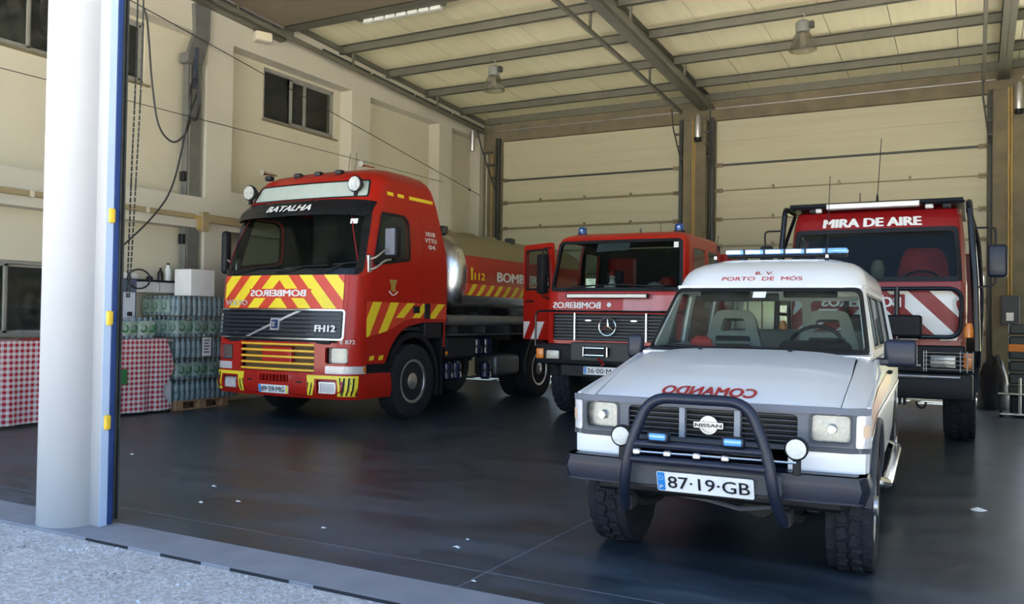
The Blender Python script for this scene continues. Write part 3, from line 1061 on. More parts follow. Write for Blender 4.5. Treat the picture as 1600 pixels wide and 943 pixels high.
# bonnet and wings
def hood_z(x, y):
    t = min(1, max(0, (y - .2) / 1.25))
    z = 1.0 + .245 * t + .03 * math.sin(PI * t)
    c = max(0, 1 - (abs(x) / .60) ** 6)
    return z - .012 * (x / .7) ** 2 + .022 * c * min(1, t * 4) - (.010 * (1 - t * 14) if t < .07 else 0)
hf = lambda u, v, w: (u, v, hood_z(u, v) - w)
obj('bonnet', G().sheet([(-.685, .216), (.685, .216), (.695, .8), (.675, 1.40), (-.675, 1.40), (-.695, .8)], [], hf, .02, .075), M_WHITE, car, 40)
def wing_z(x, y):
    t = min(1, max(0, (y - .2) / 1.25))
    a = (abs(x) - .69) / .14
    return 1.0 + .235 * t + .02 * math.sin(PI * t) - (.035 + .06 * t) * max(0, a) ** 2.2 - (.010 * (1 - t * 14) if t < .07 else 0)
for sg in (-1, 1):
    obj('wing', G().sheet([(sg * u, v) for u, v in ((.692, .222), (.755, .236), (.80, .262), (.828, .32), (.83, 1.5), (.69, 1.5), (.70, .8))], [], lambda u, v, w: (u, v, wing_z(u, v) - w), .02, .05), M_WHITE, car, 40)
obj('cowl', G().sheet(quad(-.76, .76, 1.40, 1.56), [], lambda u, v, w: (u, v, 1.232 + .1 * (v - 1.4) - w), .02, .2), M_WHITE, car, 40)
for x in (-.33, .27):
    obj('washer_jet', G().box(x - .014, x + .014, 1.33, 1.36, hood_z(x, 1.34), hood_z(x, 1.34) + .014, .005), M_BLK, car)
obj('bonnet_lettering', text(G(), 'COMANDO', lambda u, v, w: (u, .36 + (v) * 1.0, hood_z(u, .36 + v) - w), -.30, .235, -.09, .115, mirror=True, bold=.018), M_REDF, car, 0)
# ---- upper body with glass
UB = Cab(lambda z: interp(z, [(1.2, .77), (1.72, .68)]), lambda z: 1.40 + 1.08 * (z - 1.2), lambda z: interp(z, [(1.2, 4.43), (1.72, 4.30)]), .09, .035, .77, 2.8)
ws_o = [(-.86, 1.205), (.86, 1.205), (.86, 1.72), (-.86, 1.72)]
ws_h = rq([(-.755, 1.245), (.755, 1.245), (.745, 1.685), (-.745, 1.685)], .05)
obj('windscreen_frame', G().sheet(ws_o, [ws_h], UB, .03, .1), M_WHITE, car, 30)
wsl = obj('windscreen', G().sheet(rq([(-.76, 1.24), (.76, 1.24), (.75, 1.69), (-.75, 1.69)], .05), [], lambda u, v, w: UB(u, v, w + .008), .006, .1), G_WS, car, 60)
obj('windscreen_seal', G().sheet(rq([(-.775, 1.228), (.775, 1.228), (.765, 1.702), (-.765, 1.702)], .06), [rq([(-.745, 1.26), (.745, 1.26), (.735, 1.672), (-.735, 1.672)], .05)], lambda u, v, w: UB(u, v, w - .004), .012, .1), M_BLK, wsl, 40)
for sg in (-1, 1):
    wins = [[(1.92, 1.27), (2.42, 1.27), (2.42, 1.66), (2.10, 1.66)], [(2.52, 1.27), (3.30, 1.27), (3.30, 1.66), (2.52, 1.66)], [(3.42, 1.27), (4.28, 1.27), (4.22, 1.66), (3.42, 1.66)]]
    wh = [rq(UB.side(q, sg), .05, 3) for q in wins]
    so = [(sg * .86, 1.205), (sg * UB.S, 1.205), (sg * UB.S, 1.72), (sg * .86, 1.72)]
    obj('window_pillars', G().sheet(so, wh, UB, .03, .12), M_WHITE, car, 30)
    for q in wins:
        c_ = (sum(p[0] for p in q) / 4, sum(p[1] for p in q) / 4)
        big = [(c_[0] + (p[0] - c_[0]) * 1.04, c_[1] + (p[1] - c_[1]) * 1.04) for p in q]
        pn = obj('side_window', G().sheet(rq(UB.side(big, sg), .05, 3), [], lambda u, v, w: UB(u, v, w + .008), .006, .2), G_WIN, car, 60)
        obj('window_rubber', G().sheet(rq(UB.side(big, sg), .05, 3), [rq(UB.side([(c_[0] + (p[0] - c_[0]) * .95, c_[1] + (p[1] - c_[1]) * .93) for p in q], sg), .05, 3)], lambda u, v, w: UB(u, v, w - .003), .01, .2), M_BLK, pn, 40)
# rear end
yr_ = lambda z: interp(z, [(.4, 4.45), (1.2, 4.43), (1.72, 4.30)])
rw = [rr(-.62, -.04, 1.22, 1.66, .05, 3), rr(.04, .62, 1.22, 1.66, .05, 3)]
obj('tailgate', G().sheet([(-.80, .45), (.80, .45), (.80, 1.2), (.70, 1.72), (-.70, 1.72), (-.80, 1.2)], rw, lambda u, v, w: (u, yr_(v) - w, v), .03, .2), M_WHITE, car, 30)
for q in rw:
    obj('rear_window', G().sheet(q, [], lambda u, v, w: (u, yr_(v) - .01 - w, v), .006), G_WIN, car, 60)
# ---- raised roof
RB = Cab(lambda z: .69 - .055 * ((z - 1.70) / .22) ** 1.5 - .30 * max(0, (z - 1.70) / .26) ** 6 if z > 1.7 else .69, lambda z: 1.92 + .25 * ((z - 1.70) / .24) + .22 * max(0, (z - 1.70) / .24) ** 4 if z > 1.7 else 1.92,
         lambda z: 4.30 - .25 * max(0, (z - 1.70) / .25) ** 4, .22, .05, .69, 2.3)
zt = 1.935
g = G().sheet([(-RB.S, 1.70), (RB.S, 1.70), (RB.S, zt), (-RB.S, zt)], [], RB, .02, .035)
ol = RB.outline(zt)
g.sheet(ol, [], lambda u, v, w: (u, v, zt + .02 * max(0, 1 - (u / .45) ** 2) * min(1, max(0, (v - 2.35) * 4)) - w), .02, .1)
obj('roof', g, M_WHITE, car, 50)
obj('roof_back', G().sheet([(-.70, 1.70), (.70, 1.70), (.5, zt), (-.5, zt)], [], lambda u, v, w: (u, 4.28 - .2 * max(0, (v - 1.7) / .2) ** 4 - w, v), .02, .05), M_WHITE, car, 40)
obj('drip_rail', G().tube([UB(-.9 - (UB.S - .9) * (1 - i / 8), 1.712, -.008) for i in range(9)] + [UB(-.86 + 1.72 * i / 16, 1.712, -.006) for i in range(17)] + [UB(.9 + (UB.S - .9) * i / 8, 1.712, -.008) for i in range(9)], .011, 6), M_WHITE, car)
fr_ = lambda u, v, w: RB(u, v, w)
obj('roof_lettering', text(G(), 'B. V.', fr_, -.09, .05, 1.803, .026, bold=.01), M_REDF, car, 0)
obj('roof_lettering', text(G(), 'PORTO  DE  MÓS', fr_, -.335, .265, 1.757, .030, bold=.01), M_REDF, car, 0)
# light bar, aerials
lb = obj('light_bar', G().box(-.43, .515, 2.62, 2.72, 1.975, 2.000, .01), M_BLK, car)
for x in (-.3, .3):
    obj('bar_foot', G().box(x - .03, x + .03, 2.63, 2.71, 1.920, 1.980, .006), M_BLK, lb)
obj('bar_lens', G().box(-.435, .52, 2.60, 2.74, 1.998, 2.042, .018, 3), mat('pale_blue_lens', (.16, .38, .70), .12, coat=.8, var=.3, scale=30), lb)
for i in range(5):
    x = -.28 + .16 * i
    obj('bar_divider', G().box(x - .007, x + .007, 2.597, 2.743, 1.995, 2.044), M_BLK, lb, 0)
    obj('bar_reflector', G().box(x - .15, x - .03, 2.597, 2.60, 2.005, 2.035, .002), mat('pale_lens', (.66, .78, .92), .2), lb, 0)
for x, hgt in ((-.475, .18), (.385, .62)):
    an = obj('aerial', G().cyl((x, 2.42, 1.910), (x, 2.42, 1.950), .018, .012, 10), M_BLK, car)
    obj('aerial_collar', G().cyl((x, 2.42, 1.950), (x, 2.42, 1.975), .013, .011, 10), M_WFILM, an)
    obj('aerial_whip', G().tube([(x, 2.42, 1.970), (x + .015, 2.46, 1.970 + hgt)], .003, 5), M_BLK, an)
# ---- bumper
BP = Cab(lambda z: .84 - .02 * abs(z - .595) / .07, lambda z: .05 + .25 * abs(z - .59) ** 1.2, lambda z: .52, .06, .04, .84, .35)
bp = obj('bumper', G().sheet([(-BP.S, .525), (BP.S, .525), (BP.S, .66), (-BP.S, .66)], [], BP, .04, .07).sheet([(u, v) for u, v in BP.outline(.66)], [], lambda u, v, w: (u, v, .66 - w), .01).sheet([(u, v) for u, v in BP.outline(.53)], [], lambda u, v, w: (u, v, .53 - w), .01), M_NAVY, car, 40)
for sg in (-1, 1):
    obj('bumper_seam', G().sheet([(sg * .58, .528), (sg * .584, .528), (sg * .584, .658), (sg * .58, .658)], [], lambda u, v, w: BP(u, v, w - .002), .003), M_INK, bp, 0)
obj('bumper_plinth', G().box(-.42, .42, .02, .10, .535, .655, .01), M_DGREY, bp)
plate(car, '87·19·GB', lambda u, v, w: (u, .02 + w - .35 * (v - .575), v), -.235, .285, .515, .625)
obj('valance', G().box(-.70, .70, .30, .40, .43, .56, .02), M_BLK, car)
# bull bar
bb = bpy.data.objects.new('bull_bar', None)
COL.objects.link(bb)
bb.parent = car
yb_ = -.06
pts = fillet([(-.435, .06, .40), (-.405, yb_, .55), (-.375, yb_, .76), (-.27, yb_ + .02, 1.028), (.26, yb_ + .02, 1.028), (.365, yb_, .76), (.395, yb_, .55), (.425, .06, .40)], .11, 6)
obj('hoop', G().tube(pts, .030, 14), M_NAVY, bb)
for z in (.775, .69):
    obj('crossbar', G().cyl((-.385, yb_, z), (.375, yb_, z), .022, n=12), M_NAVY, bb)
rod = obj('winch_rod', G().cyl((-.34, yb_ - .01, .733), (.50, yb_ + .03, .733), .007, n=8), M_CHR, bb)
for x in (-.33, -.16, .0, .15):
    obj('rod_clamp', G().box(x - .02, x + .02, yb_ - .028, yb_ + .01, .718, .748, .006), M_ALU, rod)
for sg in (-1, 1):
    obj('bar_foot', G().box(sg * .43 - .035, sg * .43 + .035, .05, .17, .38, .46, .01), mat('rusty_steel', (.022, .019, .017), .8, var=.4, scale=9), bb)
for x in (-.205, .195):
    b_ = obj('blue_flasher', G().box(x - .058, x + .058, yb_ - .05, yb_ + .02, .795, .850, .014, 2), M_NAVY, bb)
    obj('flasher_lens', G().box(x - .046, x + .046, yb_ - .058, yb_ - .04, .805, .842, .012, 3), mat('bright_blue_lens', (.10, .33, .72), .15, coat=.8), b_)
for x in (-.475, .465):
    s_ = obj('spotlight', G().lathe([(0, .10), (.03, .10), (.058, .05), (.06, .0), (.054, -.008), (.05, -.006), (0, -.006)], (x + .03, -.0, .80), 'y', 28), M_BLK, car)
    obj('spot_lens', G().lathe([(0, -.012), (.03, -.011), (.05, -.007), (.05, 0), (0, 0)], (x + .03, -.0, .80), 'y', 28), mat('frosted_lens', (.60, .60, .55), .25, var=.08, scale=60, bump=.3), s_)
    obj('spot_bracket', G().box(x + .01, x + .05, .02, .05, .66, .75, .005), M_BLK, s_)
# ---- wheels, arches, step tube, underbody
for sg in (-1, 1):
    for y in (.86, 3.83):
        wheel(car, sg * .705, y, .385, .255, .205, 'off', sg)
    obj('wheel_arch', G().tube([LB(sg * LB.sy(.86 - .47 * math.cos(PI * i / 14), .8), .46 + .42 * math.sin(PI * i / 14), -.012) for i in range(15)], .022, 6), M_DGREY, car)
    obj('step_tube', G().tube(fillet([(sg * .72, 1.40, .46), (sg * .86, 1.42, .42), (sg * .86, 3.30, .42), (sg * .72, 3.32, .46)], .08, 4), .034, 10), M_CHR, car)
    obj('inner_arch', G().box(sg * .50, sg * .56, .42, 1.4, .40, .95), M_BLK, car, 0)
    # chrome strip and orange film on the doors
    fo = lambda u, v, w: LB(u, v, w - .002)
    obj('side_film', G().sheet(LB.side([(.42, .84), (.9, .92), (2.6, .99), (2.6, 1.10), (1.0, 1.06), (.52, 1.0)], sg), [], fo, .002, .1), mat('orange_brown_film', (.34, .075, .012), .4, var=.35, scale=7), car, 30)
    obj('side_strip', G().sheet(LB.side([(.40, .815), (.9, .89), (4.3, .90), (4.3, .925), (.9, .915), (.40, .84)], sg), [], lambda u, v, w: LB(u, v, w - .008), .008, .2), M_ALU, car, 30)
    md = obj('door_mirror', G().box(sg * .83, sg * (1.03 if sg > 0 else .95), 1.60, 1.68, 1.16, 1.345, .03, 3), M_NAVY, car)
    obj('mirror_arm', G().box(sg * .78, sg * .87, 1.60, 1.68, 1.17, 1.22, .012), M_NAVY, md)
    obj('mirror_glass', G().box(sg * .85, sg * (1.01 if sg > 0 else .93), 1.679, 1.685, 1.18, 1.325, .003), M_CHR, md, 0)
    for y in (2.47, 3.36):
        obj('door_gap', G().sheet(LB.side([(y, .52), (y + .006, .52), (y + .006, 1.205), (y, 1.205)], sg), [], lambda u, v, w: LB(u, v, w - .001), .002), M_INK, car, 0)
    obj('door_handle', G().box(sg * .825, sg * .86, 2.22, 2.36, 1.08, 1.105, .008), M_BLK, car)
ub = obj('underbody', G().box(-.6, .6, .5, 4.3, .40, .52, .02), M_BLK, car, 0)
obj('front_axle', G().cyl((-.62, .86, .36), (.62, .86, .36), .05, n=10).lathe([(0, -.12), (.1, -.08), (.12, 0), (.1, .08), (0, .12)], (.18, .86, .36), 'y', 14), mat('dirty_axle', (.04, .038, .036), .8), ub)
obj('steering_rod', G().tube([(-.55, .62, .40), (-.1, .60, .37), (.1, .58, .34), (.5, .62, .40)], .014, 6), M_GREY, ub)
for sg in (-1, 1):
    obj('leaf_spring', G().tube(bez([(sg * .43, .18, .42), (sg * .45, .5, .34), (sg * .45, .9, .32), (sg * .45, 1.4, .42)], 4), .022, 6), mat('rusty_steel', (.1, .085, .075)), ub)
# ---- interior
obj('cab_floor', G().box(-.78, .78, 1.3, 4.3, .52, .56), M_SEAT, car, 0)
obj('dashboard', G().box(-.74, .74, 1.48, 1.82, .86, 1.265, .06, 3).box(.15, .62, 1.60, 1.86, 1.20, 1.32, .05, 3), M_DASH, car)
steering(car, .36, 1.98, 1.26, .19, -32)
for x in (-.37, .37):
    seat(car, x, 2.50, .78, M_SEATL, 'frame')
obj('rear_bench', G().box(-.62, .62, 3.55, 3.70, .70, 1.38, .04, 2), mat('grey_bench_vinyl', (.25, .27, .28), .6), car)
obj('sun_visor', G().box(-.50, -.12, 2.03, 2.05, 1.60, 1.68, .01).box(.12, .50, 2.03, 2.05, 1.63, 1.69, .01), M_LIN, car)
obj('mirror_inside', G().box(-.12, .10, 1.95, 1.97, 1.60, 1.66, .01, 2), M_BLK, car)
obj('windscreen_sticker', G().sheet(rr(-.085, .02, 1.625, 1.675, .004, 1), [], lambda u, v, w: UB(u, v, w - .001 + .005), .002), M_WFILM, car, 0)
wiper(car, lambda u, v, w: UB(u, v, w), -.12, 1.235, -.38, 1.262, .24)
wiper(car, lambda u, v, w: UB(u, v, w), .46, 1.235, .16, 1.262, .24)
cap = obj('red_cap', G().lathe([(.0, .07), (.04, .065), (.075, .04), (.085, .0), (.12, -.006), (.0, -.006)], (-.40, 1.66, 1.272), 'z', 20), mat('red_fabric', (.35, .02, .02), .8), car)
for sg in (-1, 1):
    obj('interior_lining', G().box(sg * .70, sg * .74, 1.9, 4.2, .6, 1.18), M_INT, car, 0)
# ================================================================== red tanker truck
def shell_top(g, cab, zt_, crown, t=.03, grid=.15):
    ol_ = cab.outline(zt_)
    ys = [p[1] for p in ol_]
    y0_, y1_ = min(ys), max(ys)
    hw_ = cab.hw(zt_)
    return g.sheet(ol_, [], lambda u, v, w: (u, v, zt_ + crown * max(0, 1 - (u / hw_) ** 2) * max(0, min(1, (v - y0_) / .5)) - w), t, grid)
tk = thing('tanker_truck', 'red water tanker truck with yellow chevrons parked by the cream wall', 'truck', (-8.30, 8.66, 0))
def v_hw(z):
    return interp(z, [(.3, 1.22), (.6, 1.25), (2.0, 1.25), (3.05, 1.19), (3.30, 1.15), (3.42, 1.08), (3.50, .98), (3.55, .80)])
def v_yf(z):
    return interp(z, [(.3, .04), (.5, 0), (1.1, 0), (2.0, .07), (2.86, .37), (3.05, .48), (3.28, .60), (3.40, .70), (3.50, .88), (3.55, 1.10)])
def v_yr(z):
    return interp(z, [(.3, 2.30), (2.4, 2.30), (3.2, 2.02), (3.44, 1.92), (3.55, 1.80)])
VC = Cab(v_hw, v_yf, v_yr, .26, .10, 1.25, 2.0)
VS = VC.S
# lower front corners and headlamp band
o = [(-1.45, .68), (1.45, .68), (1.45, 1.15), (1.02, 1.15), (1.02, 1.09), (-1.02, 1.09), (-1.02, 1.15), (-1.45, 1.15)]
lm = [[(sg * u, v) for u, v in rr(.83, 1.16, .82, 1.03, .03, 3)] for sg in (-1, 1)]
cg = rr(-.66, .66, .69, 1.07, .02, 2)
obj('lamp_panel', G().sheet(o, lm + [cg], VC, .04, .12), M_RED, tk, 30)
for sg in (-1, 1):
    h = obj('headlamp', G().sheet([(sg * u, v) for u, v in rr(.82, 1.17, .81, 1.04, .03, 3)], [], lambda u, v, w: VC(u, v, w + .06), .02, .08), M_BLK, tk, 30)
    obj('lamp_reflector', G().sheet([(sg * u, v) for u, v in rr(.90, 1.15, .83, 1.02, .03, 3)], [], lambda u, v, w: VC(u, v, w + .04), .02, .08), M_LAMP, h, 30)
    obj('lamp_glass', G().sheet([(sg * u, v) for u, v in rr(.89, 1.16, .825, 1.025, .03, 3)], [], lambda u, v, w: VC(u, v, w + .005), .006, .06), G_LENS, h, 60)
    i = obj('indicator', G().sheet([(sg * u, v) for u, v in rr(.84, 1.43, .69, .79, .015, 3)], [], lambda u, v, w: VC(u, v, w - .01), .02, .06), M_CLR, tk, 30)
    obj('amber_bulb', G().sheet([(sg * u, v) for u, v in rr(1.38, 1.425, .70, .78, .01, 2)], [], lambda u, v, w: VC(u, v, w - .0125), .003, .04), M_AMB, i, 30)
# centre grille with yellow bars
cgp = obj('lower_grille', G().sheet(rr(-.67, .67, .685, 1.075, .02, 2), [], lambda u, v, w: VC(u, v, w + .10), .02, .2), mat('dark_mesh', (.10, .085, .03), .7, var=.4, scale=60), tk, 30)
for j in range(5):
    v = .70 + j * .084
    obj('grille_bar', G().sheet([(-.66, v), (.66, v), (.66, v + .036), (-.66, v + .036)], [], lambda u, v, w: VC(u, v, w + .01), .05, .2), mat('orange_bar', (.60, .16, .03), .4), cgp, 30)
    obj('bar_film', G().sheet([(-.66, v + .012), (.66, v + .012), (.66, v + .028), (-.66, v + .028)], [], lambda u, v, w: VC(u, v, w + .006), .002, .2), M_YEL, cgp, 30)
obj('grille_box', G().box(-.26, .26, .02, .1, .80, 1.02, .01).box(-.22, .22, .015, .1, .90, .96, .005), M_RED, cgp)
# dark slot and black main grille
obj('grille_slot', G().sheet([(-1.0, 1.075), (1.0, 1.075), (1.0, 1.15), (-1.0, 1.15)], [], lambda u, v, w: VC(u, v, w + .05), .03, .2), M_BLK, tk, 30)
for x in (-.75, .75):
    obj('grille_hinge', G().box(x - .16, x + .16, .03, .08, 1.07, 1.13, .01), M_BLK, tk)
mg = obj('grille', G().sheet(rr(-1.085, 1.085, 1.145, 1.51, .035, 4), [], lambda u, v, w: VC(u, v, w - .015), .05, .15), M_BLKG, tk, 30)
obj('grille_rim', G().sheet(rr(-1.105, 1.105, 1.125, 1.53, .05, 4), [rr(-1.085, 1.085, 1.145, 1.51, .035, 4)], lambda u, v, w: VC(u, v, w - .03), .05, .15), M_CHR, mg, 30)
for j in range(6):
    v = 1.175 + j * .055
    obj('grille_slat', G().sheet([(-1.06, v), (1.06, v), (1.06, v + .028), (-1.06, v + .028)], [], lambda u, v, w: VC(u, v, w - .022), .008, .15), mat('grille_slat_black', (.02, .024, .034), .35), mg, 30)
fg = lambda u, v, w: VC(u, v, w - .03)
db = obj('diagonal_bar', G().sheet([(-.55, 1.15), (-.47, 1.15), (.43, 1.50), (.35, 1.50)], [], fg, .012, .15), M_ALU, mg, 30)
bd = obj('badge', G().sheet(rr(-.075, .085, 1.245, 1.405, .015, 2), [], lambda u, v, w: VC(u, v, w - .042), .02), M_ALU, mg, 30)
obj('badge_face', G().sheet(rr(-.055, .065, 1.265, 1.385, .01, 2), [], lambda u, v, w: VC(u, v, w - .045), .004), mat('badge_blue', (.02, .04, .12), .3), bd, 0)
obj('badge_mark', G().box(-.03, .04, -.052, -.046, 1.30, 1.315).box(-.03, .04, -.052, -.046, 1.335, 1.35).box(-.005, .012, -.052, -.046, 1.29, 1.36), M_ALU, bd, 0)
obj('model_lettering', text(G(), 'FH12', VC, .68, .99, 1.235, .085, bold=.05, off=.035), M_WFILM, mg, 0)
for ua in (-.80, .55):
    obj('front_mark', text(G(), '---', VC, ua, ua + .12, 1.19, .05, off=.033), M_GREY, mg, 0)
# chevron panel under the windscreen
obj('front_panel', G().sheet([(-1.45, 1.15), (1.45, 1.15), (1.45, 1.99), (-1.45, 1.99)], [rr(-1.08, 1.08, 1.15 + .001, 1.505, .03, 3)], VC, .04, .12), M_RED, tk, 30)
fp = lambda u, v, w: VC(u, v, w - .005)
obj('chevron_film', G().sheet(quad(-1.06, 1.06, 1.54, 1.985), [], fp, .002, .12), M_ORED, tk, 30)
g = G()
ff = lambda u, v, w: VC(u, v, w - .008)
for sg in (-1, 1):
    for i in range(5):
        a = .02 + i * .40 - .02
        p = clip_rect([(a + .36, 1.54), (a + .57, 1.54), (a + .15 + .0, 1.985), (a - .06, 1.985)], 0, 1.06, 1.54, 1.985)
        p2 = clip_rect([(a - .04, 1.54), (a + .17, 1.54), (a - .25, 1.985), (a - .46, 1.985)], 0, 1.06, 1.54, 1.985) if i == 0 else []
        for q in (p, p2):
            if len(q) >= 3:
                for s_, t_ in ((0, 1.675), (1.675, 1.80), (1.80, 2)):
                    c_ = clip_rect(q, 0 if not (1.675 <= s_ < 1.8) else .555, 2, s_, t_)
                    if len(c_) >= 3:
                        g.sheet([(sg * u, v) for u, v in c_], [], ff, .002, .15)
cs = obj('chevron_stripes', g, M_YEL, tk, 30)
cs['kind'] = 'stuff'
obj('front_lettering', text(G(), 'BOMBEIROS', VC, -.52, .47, 1.70, .085, mirror=True, bold=.05, off=.011), M_WFILM, tk, 0)
obj('maker_lettering', text(G(), 'VOLVO', VC, -1.02, -.57, 1.575, .07, bold=.03, off=.02), mat('pale_letter_metal', (.62, .62, .60), .4, .2), tk, 0)
obj('small_lettering', text(G(), 'E 872', VC, 1.06, 1.25, 1.08, .05, bold=.01, off=.006), M_WFILM, tk, 0)
# bumper with hazard corners and fog lamps
BV = Cab(lambda z: 1.27 - .03 * abs(z - .5) / .15, lambda z: interp(z, [(.34, .04), (.42, -.02), (.66, -.02), (.69, 0)]), lambda z: .92, .22, .10, 1.27, .55)
fh = [[(sg * u, v) for u, v in rr(.72, 1.02, .43, .60, .02, 2)] for sg in (-1, 1)]
vent = rr(-.26, .26, .555, .65, .01, 1)
bm_ = obj('bumper', G().sheet([(-BV.S, .355), (BV.S, .355), (BV.S, .685), (-BV.S, .685)], fh + [vent], BV, .05, .12), M_RED, tk, 30)
obj('bumper_vent', G().sheet(rr(-.27, .27, .545, .66, .01, 1), [], lambda u, v, w: BV(u, v, w + .05), .01), M_BLK, bm_, 0)
for i in range(8):
    u = -.225 + i * .064
    obj('vent_fin', G().sheet(rr(u - .008, u + .008, .55, .655, .002, 1), [], lambda u, v, w: BV(u, v, w + .005), .04), M_RED, bm_, 0)
for sg in (-1, 1):
    obj('fog_recess', G().sheet([(sg * u, v) for u, v in rr(.70, 1.04, .41, .62, .02, 2)], [], lambda u, v, w: BV(u, v, w + .07), .01, .1), M_RED2, bm_, 0)
    fo_ = obj('fog_lamp', G().sheet([(sg * u, v) for u, v in rr(.76, .99, .435, .565, .015, 2)], [], lambda u, v, w: BV(u, v, w + .03), .03, .08), M_CLR, bm_, 30)
    obj('lamp_rim', G().sheet([(sg * u, v) for u, v in rr(.745, 1.005, .42, .58, .02, 2)], [[(sg * u, v) for u, v in rr(.765, .985, .44, .56, .012, 2)]], lambda u, v, w: BV(u, v, w + .02), .03, .08), M_ALU, fo_, 30)
    hz = obj('hazard_film', G().sheet([(sg * u, v) for u, v in ((.58, .64), (.58, .40), (.66, .40), (.70, .62), (1.05, .62), (1.05, .40), (1.30, .40), (1.36, .665), (.58, .665))], [], lambda u, v, w: BV(u, v, w - .003), .002, .1), M_YEL, bm_, 30)
    for q in hazard(1.09, 1.31, .41, .64, .062, .022, .22) + hazard(.585, .655, .41, .57, .06, .02, .22):
        obj('hazard_stripe', G().sheet([(sg * u, v) for u, v in q], [], lambda u, v, w: BV(u, v, w - .0055), .002, .1), M_BLK, hz, 0)
    obj('tow_cover', G().sheet([(sg * u, v) for u, v in rr(.32, .56, .39, .62, .02, 2)], [[(sg * u, v) for u, v in rr(.328, .552, .398, .612, .016, 2)]], lambda u, v, w: BV(u, v, w - .002), .003), M_RED2, bm_, 0)
    obj('cover_handle', G().sheet([(sg * u, v) for u, v in rr(.40, .50, .555, .575, .004, 1)], [], lambda u, v, w: BV(u, v, w - .004), .004), M_BLK, bm_, 0)
    # step and its dark recess between bumper and cab
    obj('cab_step', G().box(sg * .95, sg * 1.22, .36, .92, .64, .84, .02), M_BLK, tk)
plate(tk, '89·59·MG', lambda u, v, w: BV(u, v, w), -.26, .27, .40, .51, band=True)
# windscreen
vo = [(-1.45, 1.985), (1.45, 1.985), (1.45, 3.0), (-1.45, 3.0)]
vh = rq([(-1.23, 2.035), (1.23, 2.035), (1.20, 2.86), (-1.20, 2.86)], .10)
obj('windscreen_frame', G().sheet(vo, [vh], VC, .05, .12), M_RED, tk, 30)
obj('pillar_lining', G().sheet(vo, [rq([(-1.19, 2.06), (1.19, 2.06), (1.15, 2.83), (-1.15, 2.83)], .10)], lambda u, v, w: VC(u, v, w + .055), .01, .12), M_LIN, tk, 30)
vw = obj('windscreen', G().sheet(rq([(-1.26, 2.00), (1.26, 2.00), (1.22, 2.87), (-1.22, 2.87)], .1), [], lambda u, v, w: VC(u, v, w + .004), .008, .12), G_TWS, tk, 60)
obj('windscreen_seal', G().sheet(rq([(-1.30, 1.985), (1.30, 1.985), (1.26, 2.90), (-1.26, 2.90)], .12), [rq([(-1.20, 2.07), (1.20, 2.07), (1.16, 2.83), (-1.16, 2.83)], .10)], lambda u, v, w: VC(u, v, w - .006), .075, .1), M_BLKG, vw, 40)
wiper(tk, VC, -.95, 2.02, -.45, 2.09, .38)
wiper(tk, VC, -.05, 2.02, .40, 2.10, .38)
wiper(tk, VC, .75, 2.02, 1.05, 2.14, .20)
obj('windscreen_sticker', G().sheet(rr(.98, 1.09, 2.68, 2.75, .004, 1), [], lambda u, v, w: VC(u, v, w - .002), .002), M_WFILM, tk, 0)
